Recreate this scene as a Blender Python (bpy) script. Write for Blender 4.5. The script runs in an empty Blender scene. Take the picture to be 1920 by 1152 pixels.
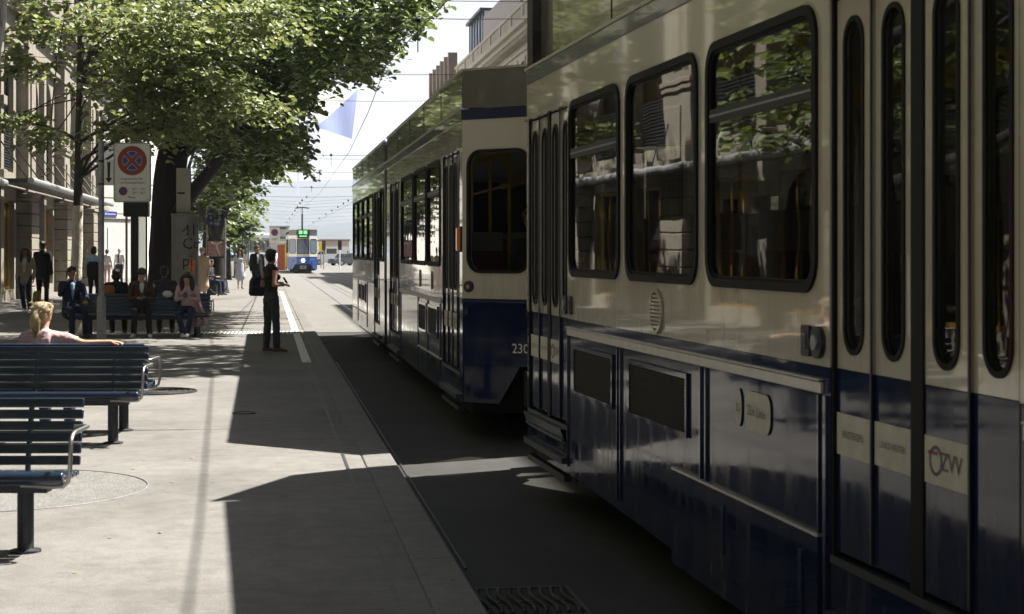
import bpy, bmesh, math, random
import numpy as np
from mathutils import Vector, Matrix, Euler
from mathutils.geometry import tessellate_polygon

SC = bpy.context.scene
COL = SC.collection
V = Vector
R = math.radians
PI = math.pi

# ------------------------------------------------------------ camera
F = 3200.0; HOR = 471.0; CX = 960.0; CAMZ = 1.65
YAW = math.atan((CX - 500) / F)
cam_d = bpy.data.cameras.new('camera'); cam = bpy.data.objects.new('camera', cam_d); COL.objects.link(cam)
cam_d.sensor_width = 36; cam_d.lens = 36 * F / 1920
cam_d.shift_y = -(576 - HOR) / 1920
cam_d.clip_start = 0.1; cam_d.clip_end = 12000
cam.location = (0, 0, CAMZ); cam.rotation_euler = (PI / 2, 0, -YAW)
cam_d.dof.use_dof = True; cam_d.dof.focus_distance = 26; cam_d.dof.aperture_fstop = 8.0
SC.camera = cam

# ------------------------------------------------------------ sky, sun, exposure
SUN = V((1.0, 0.42, 1.57)).normalized()
ELEV = math.asin(SUN.z); AZ = math.atan2(SUN.x, SUN.y)
w = bpy.data.worlds.new('World'); SC.world = w; w.use_nodes = True
nt = w.node_tree
sky = nt.nodes.new('ShaderNodeTexSky'); sky.sky_type = 'NISHITA'; sky.sun_disc = False
sky.sun_elevation = ELEV; sky.sun_rotation = AZ; sky.air_density = 0.3; sky.dust_density = 1.6; sky.ozone_density = 0.3
bg = nt.nodes['Background']; bg.inputs['Strength'].default_value = 0.05
# thin summer haze whitens the low sky
tcw = nt.nodes.new('ShaderNodeTexCoord'); sxw = nt.nodes.new('ShaderNodeSeparateXYZ'); nt.links.new(tcw.outputs['Generated'], sxw.inputs[0])
mrw = nt.nodes.new('ShaderNodeMapRange'); mrw.interpolation_type = 'SMOOTHSTEP'; mrw.inputs['From Min'].default_value = .12; mrw.inputs['From Max'].default_value = .55; mrw.inputs['To Min'].default_value = .85; mrw.inputs['To Max'].default_value = 0
nt.links.new(sxw.outputs['Z'], mrw.inputs['Value'])
nzw = nt.nodes.new('ShaderNodeTexNoise'); nzw.inputs['Scale'].default_value = 3.5; nzw.inputs['Detail'].default_value = 6; nt.links.new(tcw.outputs['Generated'], nzw.inputs['Vector'])
mw = nt.nodes.new('ShaderNodeMath'); mw.operation = 'MULTIPLY_ADD'; mw.inputs[1].default_value = .5; mw.inputs[2].default_value = .68; nt.links.new(nzw.outputs['Fac'], mw.inputs[0])
mw2 = nt.nodes.new('ShaderNodeMath'); mw2.operation = 'MULTIPLY'; mw2.use_clamp = True; nt.links.new(mrw.outputs[0], mw2.inputs[0]); nt.links.new(mw.outputs[0], mw2.inputs[1])
mxw = nt.nodes.new('ShaderNodeMixRGB'); mxw.inputs[2].default_value = (5.7, 5.75, 5.7, 1); nt.links.new(mw2.outputs[0], mxw.inputs[0]); nt.links.new(sky.outputs[0], mxw.inputs[1])
nt.links.new(mxw.outputs[0], bg.inputs['Color'])
sl = bpy.data.lights.new('sun', 'SUN'); sl.energy = 5.0; sl.angle = R(0.53); sl.color = (1, 0.95, 0.86)
so = bpy.data.objects.new('sun', sl); COL.objects.link(so)
so.rotation_euler = SUN.to_track_quat('Z', 'Y').to_euler(); so.location = (30, 20, 60)
SC.view_settings.view_transform = 'Standard'; SC.view_settings.look = 'None'
SC.view_settings.exposure = 1.78; SC.view_settings.gamma = 1.0
SC.render.engine = 'CYCLES'
SC.cycles.max_bounces = 8; SC.cycles.transparent_max_bounces = 12; SC.cycles.diffuse_bounces = 3; SC.cycles.glossy_bounces = 4
SC.cycles.volume_bounces = 0

# ------------------------------------------------------------ photo geometry helpers
FW = V((math.sin(YAW), math.cos(YAW), 0)); RT = V((math.cos(YAW), -math.sin(YAW), 0)); UP = V((0, 0, 1))
def P(px, py, D): return V((0, 0, CAMZ)) + FW * D + RT * ((px - CX) / F * D) + UP * ((HOR - py) / F * D)
def G(px, py, z=0.0): return P(px, py, (CAMZ - z) * F / (py - HOR))
def A(px, D, z=0.0):
    p = P(px, HOR, D); p.z = z; return p

# ------------------------------------------------------------ materials
def M(name, col, rough=0.6, metal=0.0, var=0.0, vscale=3.0, bump=0.0, bscale=40.0, coat=0.0, spec=0.5, stretch=None, col2=None, detail=4.0):
    m = bpy.data.materials.new(name); m.use_nodes = True
    t = m.node_tree; b = t.nodes['Principled BSDF']
    b.inputs['Base Color'].default_value = (*col, 1); b.inputs['Roughness'].default_value = rough
    b.inputs['Metallic'].default_value = metal; b.inputs['Specular IOR Level'].default_value = spec
    b.inputs['Coat Weight'].default_value = coat; b.inputs['Coat Roughness'].default_value = 0.03
    tc = t.nodes.new('ShaderNodeTexCoord'); src = tc.outputs['Object']
    if stretch:
        mp = t.nodes.new('ShaderNodeMapping'); mp.inputs['Scale'].default_value = stretch
        t.links.new(src, mp.inputs['Vector']); src = mp.outputs[0]
    if var > 0 or col2:
        n = t.nodes.new('ShaderNodeTexNoise'); n.inputs['Scale'].default_value = vscale; n.inputs['Detail'].default_value = detail
        n.inputs['Roughness'].default_value = 0.6
        t.links.new(src, n.inputs['Vector'])
        r = t.nodes.new('ShaderNodeValToRGB')
        r.color_ramp.elements[0].position = 0.3; r.color_ramp.elements[1].position = 0.7
        c2 = col2 if col2 else tuple(min(1, c * (1 + var)) for c in col)
        c1 = col if col2 else tuple(c * (1 - var) for c in col)
        r.color_ramp.elements[0].color = (*c1, 1); r.color_ramp.elements[1].color = (*c2, 1)
        t.links.new(n.outputs['Fac'], r.inputs[0]); t.links.new(r.outputs[0], b.inputs['Base Color'])
    if bump > 0:
        n2 = t.nodes.new('ShaderNodeTexNoise'); n2.inputs['Scale'].default_value = bscale; n2.inputs['Detail'].default_value = 3
        t.links.new(src, n2.inputs['Vector'])
        bp = t.nodes.new('ShaderNodeBump'); bp.inputs['Strength'].default_value = bump; bp.inputs['Distance'].default_value = 0.02
        t.links.new(n2.outputs['Fac'], bp.inputs['Height']); t.links.new(bp.outputs[0], b.inputs['Normal'])
    return m

def ground_mat(name, base, patch, grain=0.25, rough=0.85, joints=False):
    """asphalt: large stains + medium blotches + fine aggregate grain"""
    m = bpy.data.materials.new(name); m.use_nodes = True
    t = m.node_tree; b = t.nodes['Principled BSDF']; L = t.links.new
    tc = t.nodes.new('ShaderNodeTexCoord')
    def noise(s, d=4, ro=0.6):
        n = t.nodes.new('ShaderNodeTexNoise'); n.inputs['Scale'].default_value = s; n.inputs['Detail'].default_value = d
        n.inputs['Roughness'].default_value = ro; L(tc.outputs['Object'], n.inputs['Vector']); return n.outputs['Fac']
    def ramp(fac, a, c, p0, p1):
        r = t.nodes.new('ShaderNodeValToRGB'); r.color_ramp.elements[0].position = p0; r.color_ramp.elements[1].position = p1
        r.color_ramp.elements[0].color = (*a, 1); r.color_ramp.elements[1].color = (*c, 1); L(fac, r.inputs[0]); return r.outputs[0]
    def mul(x, y, f=1.0):
        k = t.nodes.new('ShaderNodeMixRGB'); k.blend_type = 'MULTIPLY'; k.inputs[0].default_value = f; L(x, k.inputs[1]); L(y, k.inputs[2]); return k.outputs[0]
    c = ramp(noise(0.7, 6), patch, base, 0.32, 0.62)
    c = mul(c, ramp(noise(6, 5, .7), (.78, .78, .78), (1, 1, 1), 0.35, 0.6))
    c = mul(c, ramp(noise(28, 4, .7), (.88, .88, .88), (1.04, 1.04, 1.04), 0.35, 0.65))
    c = mul(c, ramp(noise(140, 2, .5), (1 - grain,) * 3, (1 + grain * .5,) * 3, 0.35, 0.65))
    v = t.nodes.new('ShaderNodeTexVoronoi'); v.inputs['Scale'].default_value = 2.3; L(tc.outputs['Object'], v.inputs['Vector'])
    c = mul(c, ramp(v.outputs['Distance'], (.55, .54, .52), (1, 1, 1), 0.035, 0.05))     # small dark spots of old gum
    L(c, b.inputs['Base Color']); b.inputs['Roughness'].default_value = rough; b.inputs['Specular IOR Level'].default_value = 0.35
    bp = t.nodes.new('ShaderNodeBump'); bp.inputs['Strength'].default_value = 0.35; bp.inputs['Distance'].default_value = 0.01
    L(noise(160, 2), bp.inputs['Height']); L(bp.outputs[0], b.inputs['Normal'])
    return m

def schlick(t, f0):
    L = t.links.new
    lw = t.nodes.new('ShaderNodeLayerWeight'); lw.inputs['Blend'].default_value = 0.5
    p = t.nodes.new('ShaderNodeMath'); p.operation = 'POWER'; p.inputs[1].default_value = 5.0; L(lw.outputs['Facing'], p.inputs[0])
    k = t.nodes.new('ShaderNodeMath'); k.operation = 'MULTIPLY_ADD'; k.inputs[1].default_value = 1 - f0; k.inputs[2].default_value = f0; L(p.outputs[0], k.inputs[0])
    return k.outputs[0]

def glass_mat(name, tint=(.30, .32, .31), refl=1.0, wav=0.0):
    m = bpy.data.materials.new(name); m.use_nodes = True
    t = m.node_tree; t.nodes.remove(t.nodes['Principled BSDF']); L = t.links.new
    out = t.nodes['Material Output']
    tr = t.nodes.new('ShaderNodeBsdfTransparent'); tr.inputs[0].default_value = (*tint, 1)
    gl = t.nodes.new('ShaderNodeBsdfGlossy'); gl.inputs['Roughness'].default_value = 0.015; gl.inputs['Color'].default_value = (refl,) * 3 + (1,)
    mx = t.nodes.new('ShaderNodeMixShader'); L(schlick(t, .075), mx.inputs[0]); L(tr.outputs[0], mx.inputs[1]); L(gl.outputs[0], mx.inputs[2])
    if wav > 0:
        tc = t.nodes.new('ShaderNodeTexCoord'); n = t.nodes.new('ShaderNodeTexNoise'); n.inputs['Scale'].default_value = 2.2; n.inputs['Detail'].default_value = 1
        L(tc.outputs['Object'], n.inputs['Vector']); bp = t.nodes.new('ShaderNodeBump'); bp.inputs['Strength'].default_value = wav; bp.inputs['Distance'].default_value = 0.02
        L(n.outputs['Fac'], bp.inputs['Height']); L(bp.outputs[0], gl.inputs['Normal'])
    L(mx.outputs[0], out.inputs['Surface'])
    return m

def leaf_mat(name, col, trans):
    m = bpy.data.materials.new(name); m.use_nodes = True
    t = m.node_tree; t.nodes.remove(t.nodes['Principled BSDF']); L = t.links.new
    out = t.nodes['Material Output']
    d = t.nodes.new('ShaderNodeBsdfDiffuse'); d.inputs[0].default_value = (*col, 1)
    k = t.nodes.new('ShaderNodeBsdfTranslucent'); k.inputs[0].default_value = (*trans, 1)
    g = t.nodes.new('ShaderNodeBsdfGlossy'); g.inputs['Roughness'].default_value = 0.42; g.inputs[0].default_value = (.6, .65, .55, 1)
    a = t.nodes.new('ShaderNodeAddShader'); L(d.outputs[0], a.inputs[0]); L(k.outputs[0], a.inputs[1])
    x = t.nodes.new('ShaderNodeMixShader'); L(schlick(t, .03), x.inputs[0]); L(a.outputs[0], x.inputs[1]); L(g.outputs[0], x.inputs[2])
    L(x.outputs[0], out.inputs['Surface'])
    return m

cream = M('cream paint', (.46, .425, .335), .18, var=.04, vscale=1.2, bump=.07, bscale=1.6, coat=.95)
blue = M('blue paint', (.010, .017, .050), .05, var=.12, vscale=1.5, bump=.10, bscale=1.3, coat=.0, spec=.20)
blue_lit = M('sunlit blue paint', (.05, .12, .38), .25, var=.05, coat=.6)  # far tram's copy of the blue, with sunlight put into the colour
navy = M('navy band', (.012, .017, .05), .25, coat=.5)
rubber = M('black rubber', (.008, .008, .008), .6, var=.2, spec=.15)
dark_in = M('dark void', (.006, .006, .007), .8)
silver = M('aluminium trim', (.55, .53, .49), .38, .85, var=.1, vscale=9)
steel = M('brushed steel', (.34, .335, .325), .36, .95, var=.08, vscale=12)
galv = M('galvanised steel', (.30, .31, .32), .5, .6, var=.22, vscale=14, bump=.1)
dark_metal = M('dark painted metal', (.016, .017, .020), .45, .1, var=.2, vscale=8)
under = M('underframe grime', (.02, .019, .018), .8, var=.4, vscale=6, bump=.3)
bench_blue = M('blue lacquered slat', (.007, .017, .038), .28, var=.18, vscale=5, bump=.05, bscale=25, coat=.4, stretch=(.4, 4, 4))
bench_leg = M('bench leg iron', (.020, .024, .034), .45, .4, var=.2, vscale=8)
glass_tram = glass_mat('tram glass', (.30, .31, .29), 1.0, .05)
glass_front = glass_mat('tram end glass', (.6, .61, .55), 1.0, .05)
glass_clear = glass_mat('shop glass', (.30, .32, .30), 1.0, .0)
asphalt_pav = ground_mat('pavement asphalt', (.198, .191, .180), (.142, .136, .127), .36)
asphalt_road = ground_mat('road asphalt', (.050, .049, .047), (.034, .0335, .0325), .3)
asphalt_dark = ground_mat('darker asphalt', (.028, .028, .028), (.022, .022, .022), .2)
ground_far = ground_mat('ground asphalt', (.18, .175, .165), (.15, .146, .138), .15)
kerb_mat = ground_mat('granite kerb', (.185, .178, .165), (.14, .135, .127), .3, .75)
terrazzo = ground_mat('exposed aggregate', (.22, .216, .207), (.16, .156, .15), .8, .8)
paint_white = M('road paint', (.68, .67, .63), .7, var=.22, vscale=9, bump=.1)
iron = M('cast iron', (.06, .058, .055), .5, .6, var=.4, vscale=10, bump=.3)
bark = M('linden bark', (.040, .034, .028), .9, var=.45, vscale=5, bump=1.0, bscale=16, stretch=(4, 4, .6))
bark_dark = M('old linden bark', (.015, .0135, .0125), .9, var=.45, vscale=4, bump=1.0, bscale=12, stretch=(4, 4, .5))
lime_wash = M('lime washed bark', (.50, .47, .40), .9, var=.2, vscale=7, bump=.8, bscale=22, stretch=(2, 2, 1))
leaf_mats = [leaf_mat('leaf green', (.048, .068, .024), (.050, .068, .014)), leaf_mat('leaf fresh green', (.070, .095, .036), (.085, .11, .026)),
             leaf_mat('leaf deep green', (.030, .046, .018), (.028, .040, .010))]
young_leaf = [leaf_mat('young leaf', (.072, .088, .042), (.115, .130, .042)), leaf_mat('young leaf pale', (.12, .138, .075), (.18, .195, .075)), leaf_mat('young leaf deep', (.055, .074, .030), (.07, .09, .022))]
stone = M('limestone', (.205, .188, .152), .8, var=.2, vscale=2.2, bump=.2, bscale=14)
stone_l = M('pale limestone', (.46, .445, .41), .8, var=.08, vscale=1.5, bump=.1, bscale=14)
stone_w = M('plaster white', (.5, .485, .455), .8, var=.06, vscale=1.2)
cream_stone = M('warm cream stone', (.52, .48, .40), .8, var=.08, vscale=1.5, bump=.1, bscale=14)
stone_d = M('dark stone', (.12, .11, .095), .8, var=.18, vscale=2, bump=.2)
bronze = M('bronze cladding', (.25, .195, .145), .45, .25, var=.12, vscale=2)
sign_w = M('sign face', (.72, .70, .62), .45, var=.03)
sign_r = M('sign red', (.25, .038, .022), .45)
sign_b = M('sign blue', (.028, .05, .24), .45)
fairing = M('roof fairing', (.115, .105, .082), .16, var=.08, bump=.06, bscale=1.5, coat=.7, spec=.5)
black = M('print black', (.012, .012, .012), .6)
sticker = M('door sticker', (.46, .44, .37), .5, var=.12, vscale=12)
white = M('white enamel', (.80, .80, .78), .4)
amber = M('amber lens', (.75, .20, .02), .25, coat=.5)
yellow = M('yellow rail', (.85, .58, .03), .4)
orange = M('orange print', (.80, .20, .05), .5)
red_seat = M('seat fabric', (.16, .035, .03), .85, var=.3, vscale=30)
grey_pl = M('grey plastic', (.25, .25, .25), .5)
pale_pl = M('ceiling panel', (.55, .54, .50), .6)

def grime(m, dust, amt, zlo, zhi, scale=(1.2, 1.2, .25)):
    """road dust in vertical streaks and splashes, thickest on the lower panels"""
    t = m.node_tree; L = t.links.new; b = t.nodes['Principled BSDF']; tc = t.nodes.new('ShaderNodeTexCoord')
    mp = t.nodes.new('ShaderNodeMapping'); mp.inputs['Scale'].default_value = scale; L(tc.outputs['Object'], mp.inputs['Vector'])
    n = t.nodes.new('ShaderNodeTexNoise'); n.inputs['Scale'].default_value = 4.5; n.inputs['Detail'].default_value = 8; n.inputs['Roughness'].default_value = .7; L(mp.outputs[0], n.inputs['Vector'])
    r = t.nodes.new('ShaderNodeValToRGB'); r.color_ramp.elements[0].position = .46; r.color_ramp.elements[1].position = .72; L(n.outputs['Fac'], r.inputs[0])
    s = t.nodes.new('ShaderNodeSeparateXYZ'); L(tc.outputs['Object'], s.inputs[0])
    g = t.nodes.new('ShaderNodeMapRange'); g.inputs['From Min'].default_value = zhi; g.inputs['From Max'].default_value = zlo; g.inputs['To Min'].default_value = .12; g.inputs['To Max'].default_value = 1; L(s.outputs['Z'], g.inputs['Value'])
    k = t.nodes.new('ShaderNodeMath'); k.operation = 'MULTIPLY'; L(r.outputs[0], k.inputs[0]); L(g.outputs[0], k.inputs[1])
    k2 = t.nodes.new('ShaderNodeMath'); k2.operation = 'MULTIPLY'; k2.inputs[1].default_value = amt; L(k.outputs[0], k2.inputs[0])
    x = t.nodes.new('ShaderNodeMixRGB'); x.inputs[2].default_value = (*dust, 1); L(k2.outputs[0], x.inputs[0]); L(b.inputs['Base Color'].links[0].from_socket, x.inputs[1]); L(x.outputs[0], b.inputs['Base Color'])
    ro = t.nodes.new('ShaderNodeMath'); ro.operation = 'MULTIPLY_ADD'; ro.inputs[1].default_value = .45; ro.inputs[2].default_value = b.inputs['Roughness'].default_value; L(k2.outputs[0], ro.inputs[0]); L(ro.outputs[0], b.inputs['Roughness'])
grime(blue, (.085, .078, .068), .75, .2, 1.2); grime(cream, (.24, .22, .17), .5, 1.3, 3.0, (1.5, 1.5, .12))
grime(bench_leg, (.12, .11, .10), .8, .0, .3, (6, 6, 2)); grime(fairing, (.06, .055, .045), .6, 3.0, 3.6, (1, 1, .2))

# ------------------------------------------------------------ mesh builder
OFF = {}
def _id(): return Matrix.Identity(4)
class MB:
    def __init__(s): s.v = []; s.f = []; s.mi = []; s.mats = []
    def mat(s, m):
        if m not in s.mats: s.mats.append(m)
        return s.mats.index(m)
    def add(s, vs, fs, m):
        o = len(s.v); k = s.mat(m)
        s.v.extend(V(x) for x in vs)
        for f in fs: s.f.append([i + o for i in f]); s.mi.append(k)
        return s
    def box(s, lo, hi, m, T=None):
        x0, y0, z0 = lo; x1, y1, z1 = hi
        vs = [(x0, y0, z0), (x1, y0, z0), (x1, y1, z0), (x0, y1, z0), (x0, y0, z1), (x1, y0, z1), (x1, y1, z1), (x0, y1, z1)]
        if T: vs = [T @ V(q) for q in vs]
        return s.add(vs, [(0, 3, 2, 1), (4, 5, 6, 7), (0, 1, 5, 4), (1, 2, 6, 5), (2, 3, 7, 6), (3, 0, 4, 7)], m)
    def tube(s, pts, r, m, n=8, cap=True):
        pts = [V(p) for p in pts]; N = len(pts)
        rs = r if isinstance(r, (list, tuple)) else [r] * N
        vs = []; fs = []; ref = None
        for i, p in enumerate(pts):
            d = (pts[min(i + 1, N - 1)] - pts[max(i - 1, 0)]).normalized()
            if ref is None:
                ref = d.orthogonal().normalized()
            else:
                ref = (ref - d * ref.dot(d))
                ref = ref.normalized() if ref.length > 1e-6 else d.orthogonal().normalized()
            b = d.cross(ref)
            for k in range(n):
                a = 2 * PI * k / n
                vs.append(p + (ref * math.cos(a) + b * math.sin(a)) * rs[i])
        for i in range(N - 1):
            for k in range(n):
                k2 = (k + 1) % n
                fs.append((i * n + k, i * n + k2, (i + 1) * n + k2, (i + 1) * n + k))
        if cap:
            fs.append(tuple(reversed(range(n)))); fs.append(tuple((N - 1) * n + k for k in range(n)))
        return s.add(vs, fs, m)
    def plate(s, outline, holes, t, T, m, edge=None):
        """flat plate in (u,v) with holes, front at w=0, back at w=-t; T maps (u,v,w)"""
        loops = [[V((p[0], p[1], 0)) for p in outline]] + [[V((p[0], p[1], 0)) for p in h] for h in holes]
        tris = tessellate_polygon(loops)
        flat = [p for l in loops for p in l]; n = len(flat)
        fr = [T @ p for p in flat]; bk = [T @ (p + V((0, 0, -t))) for p in flat]
        fs = []
        for a, b, c in tris:
            nz = (flat[b] - flat[a]).cross(flat[c] - flat[a]).z
            if nz < 0: b, c = c, b
            fs.append((a, b, c)); fs.append((a + n, c + n, b + n))
        s.add(fr + bk, fs, m)
        o = 0; es = []
        for l in loops:
            k = len(l)
            for i in range(k): es.append((o + i, o + (i + 1) % k, o + (i + 1) % k + n, o + i + n))
            o += k
        return s.add(fr + bk, es, edge or m)
    def sheet(s, outline, T, m):
        return s.add([T @ V((p[0], p[1], 0)) for p in outline], [tuple(range(len(outline)))], m)
    def lathe(s, prof, m, c=(0, 0, 0), n=24):
        vs = []; fs = []; c = V(c)
        for r, z in prof:
            for k in range(n):
                a = 2 * PI * k / n; vs.append(c + V((r * math.cos(a), r * math.sin(a), z)))
        for i in range(len(prof) - 1):
            for k in range(n):
                k2 = (k + 1) % n; fs.append((i * n + k, i * n + k2, (i + 1) * n + k2, (i + 1) * n + k))
        fs.append(tuple(reversed(range(n)))); fs.append(tuple((len(prof) - 1) * n + k for k in range(n)))
        return s.add(vs, fs, m)
    def ell(s, c, r, m, T=None, nu=14, nv=9):
        vs = []; fs = []
        for j in range(nv + 1):
            th = PI * j / nv
            for i in range(nu):
                a = 2 * PI * i / nu
                q = V((math.sin(th) * math.cos(a) * r[0], math.sin(th) * math.sin(a) * r[1], math.cos(th) * r[2]))
                vs.append(V(c) + (T @ q if T else q))
        for j in range(nv):
            for i in range(nu):
                i2 = (i + 1) % nu; fs.append((j * nu + i, (j + 1) * nu + i, (j + 1) * nu + i2, j * nu + i2))
        return s.add(vs, fs, m)
    def text(s, body, size, T, m, align='CENTER', depth=0.002, sx=1.0):
        c = bpy.data.curves.new('t', 'FONT'); c.body = body; c.size = size; c.align_x = align; c.align_y = 'CENTER'; c.resolution_u = 2
        o = bpy.data.objects.new('t', c); COL.objects.link(o)
        me = bpy.data.meshes.new_from_object(o.evaluated_get(bpy.context.evaluated_depsgraph_get()))
        vs = [T @ V((q.co.x * sx, q.co.y, depth)) for q in me.vertices]; fs = [tuple(p.vertices) for p in me.polygons]
        bpy.data.objects.remove(o); bpy.data.curves.remove(c); bpy.data.meshes.remove(me)
        return s.add(vs, fs, m)
    def build(s, name, parent=None, smooth=35, bevel=0.0, label=None, cat=None, group=None, kind=None):
        off = OFF.get(parent.name, V()) if parent else V()
        me = bpy.data.meshes.new(name)
        me.from_pydata([v - off for v in s.v], [], s.f)
        for m in s.mats: me.materials.append(m)
        me.polygons.foreach_set('material_index', s.mi)
        if smooth:
            me.shade_smooth(); me.set_sharp_from_angle(angle=R(smooth))
        me.update()
        o = bpy.data.objects.new(name, me); COL.objects.link(o)
        if parent: o.parent = parent; OFF[o.name] = off
        if bevel:
            b = o.modifiers.new('bevel', 'BEVEL'); b.width = bevel; b.segments = 2; b.limit_method = 'ANGLE'; b.angle_limit = R(40)
        tag(o, label, cat, group, kind)
        return o
def tag(o, label=None, cat=None, group=None, kind=None):
    if label: o['label'] = label
    if cat: o['category'] = cat
    if group: o['group'] = group
    if kind: o['kind'] = kind
def thing(name, label, cat, loc=(0, 0, 0), rot=0.0, group=None, world=True):
    """Empty at the base; with world=True its parts are modelled in world coordinates, else in local ones"""
    e = bpy.data.objects.new(name, None); COL.objects.link(e); e.location = loc; e.rotation_euler = (0, 0, rot); e.empty_display_size = .2
    tag(e, label, cat, group)
    OFF[e.name] = V(loc) if world else V()
    return e
def dup(root, loc, rot=0.0, label=None):
    def cp(o, par):
        c = o.copy(); COL.objects.link(c); c.parent = par
        for ch in [q for q in KIDS(o)]: cp(ch, c)
        return c
    r = cp(root, None); r.location = loc; r.rotation_euler = (0, 0, rot)
    if label: r['label'] = label
    return r
def KIDS(o): return list(o.children)
def rrect(x0, y0, x1, y1, r, n=6):
    r = min(r, (x1 - x0) / 2 - 1e-4, (y1 - y0) / 2 - 1e-4); out = []
    for cx, cy, a0 in ((x1 - r, y1 - r, 0), (x0 + r, y1 - r, PI / 2), (x0 + r, y0 + r, PI), (x1 - r, y0 + r, 1.5 * PI)):
        for k in range(n + 1):
            a = a0 + PI / 2 * k / n; out.append((cx + r * math.cos(a), cy + r * math.sin(a)))
    return out
def circ(cx, cy, r, n=28): return [(cx + r * math.cos(2 * PI * k / n), cy + r * math.sin(2 * PI * k / n)) for k in range(n)]
def rect(x0, y0, x1, y1): return [(x0, y0), (x1, y0), (x1, y1), (x0, y1)]
def frame(o, u, v, wv=None):
    """matrix mapping (u,v,w) to o + u*U + v*V + w*W"""
    u = V(u).normalized(); v = V(v).normalized(); wv = V(wv) if wv else u.cross(v)
    return Matrix(((u.x, v.x, wv.x, o[0]), (u.y, v.y, wv.y, o[1]), (u.z, v.z, wv.z, o[2]), (0, 0, 0, 1)))
def struct(mb, name, kind='structure', smooth=0): return mb.build(name, None, smooth, kind=kind)
# ============================================================ THE GROUND
g = MB(); g.add([(-1500, -80, -.104), (1500, -80, -.104), (3500, 7000, -.104), (-3500, 7000, -.104)], [(0, 1, 2, 3)], ground_far); struct(g, 'ground')
RZ = -.10
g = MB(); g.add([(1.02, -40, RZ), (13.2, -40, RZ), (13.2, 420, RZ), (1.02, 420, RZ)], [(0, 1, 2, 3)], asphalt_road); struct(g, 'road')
g = MB(); g.box((-60, -30, -.103), (.748, 128, 0), asphalt_pav); struct(g, 'pavement')
g = MB(); g.box((13.25, -30, -.103), (40, 420, 0.02), asphalt_pav); struct(g, 'opposite_pavement')
random.seed(3)
g = MB(); y = -8.0
while y < 128:
    l = 1.9 + random.uniform(-.05, .05); g.box((.757, y, -.103), (1.0, y + l - .008, .003 + random.uniform(-.0015, .0015)), kerb_mat); y += l
g.build('kerb', None, 0, bevel=.012, kind='structure')
g = MB(); g.box((.748, -8, -.1), (.757, 128, -.004), iron); struct(g, 'kerb_joint')
g = MB()
g.box((1.03, 9.3, RZ), (1.043, 27, RZ + .012), iron); g.box((1.075, 9.3, RZ), (1.088, 27, RZ + .012), iron)
g.add([(1.043, 9.3, RZ + .004), (1.075, 9.3, RZ + .004), (1.075, 27, RZ + .004), (1.043, 27, RZ + .004)], [(0, 1, 2, 3)], dark_in)
s = g.build('slot_drain', None, 0); tag(s, 'long narrow slot drain of dark iron along the foot of the kerb', 'drain')
# darker area of road and repair seams
g = MB(); g.add([(1.03, 27, RZ + .004), (1.95, 27, RZ + .004), (1.95, 34, RZ + .004), (1.03, 34, RZ + .004)], [(0, 1, 2, 3)], asphalt_dark); struct(g, 'dark_road_area')
g = MB()
for x0, y0, x1, y1, wd in ((.61, 6, .61, 26, .012), (-.52, 35.3, -.36, 62, .018), (.03, 63, .03, 100, .015), (-3, 36.9, .7, 36.95, .012)):
    d = V((y1 - y0, -(x1 - x0), 0)).normalized() * wd
    g.add([(x0 - d.x, y0 - d.y, .004), (x1 - d.x, y1 - d.y, .004), (x1 + d.x, y1 + d.y, .004), (x0 + d.x, y0 + d.y, .004)], [(0, 3, 2, 1)], iron)
struct(g, 'asphalt_seam')
g = MB(); g.add([(1.02, 37, RZ + .0035), (13.2, 37, RZ + .0035), (13.2, 420, RZ + .0035), (1.02, 420, RZ + .0035)], [(0, 1, 2, 3)], ground_far); struct(g, 'sunlit_road_tone')  # sunlight on the far road put into colour as a paler sheet
# painted lines
g = MB(); g.add([(.52, 25.4, .004), (.655, 25.4, .004), (.655, 70, .004), (.52, 70, .004)], [(0, 1, 2, 3)], paint_white); struct(g, 'road_marking')
g = MB()
x = -3.6
while x < .72:
    g.add([(x, 34.3, .004), (x + .042, 34.3, .004), (x + .062, 35.4, .004), (x + .02, 35.4, .004)], [(0, 1, 2, 3)], paint_white); x += .078
struct(g, 'tactile_strip')
g = MB()
for k in range(9): g.add([(5.2 + k * .9, 95, RZ + .004), (5.7 + k * .9, 95, RZ + .004), (5.7 + k * .9, 99, RZ + .004), (5.2 + k * .9, 99, RZ + .004)], [(0, 1, 2, 3)], paint_white)
struct(g, 'crossing_marking')
# tram rails
g = MB()
for xa in (2.44, 3.44, 6.2, 7.2):
    g.add([(xa - .05, 14, RZ + .006), (xa + .05, 14, RZ + .004), (xa + .05, 415, RZ + .004), (xa - .05, 415, RZ + .004)], [(0, 1, 2, 3)], iron)
    g.add([(xa - .0, 14, RZ + .008), (xa + .035, 14, RZ + .008), (xa + .035, 415, RZ + .008), (xa - .0, 415, RZ + .008)], [(0, 1, 2, 3)], galv)
struct(g, 'tram_rails')
# round bed of exposed aggregate with its metal ring
cx_, cy_ = A(-23, 11.8).xy
g = MB(); g.lathe([(1.07, -.02), (1.07, .004)], terrazzo, (cx_, cy_, 0), 64); struct(g, 'aggregate_disc')
g = MB()
pr = [(cx_ + 1.085 * math.cos(a), cy_ + 1.085 * math.sin(a), .003) for a in np.linspace(0, 2 * PI, 65)]
g.tube(pr, .005, galv, 6, False); struct(g, 'aggregate_ring')

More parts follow.
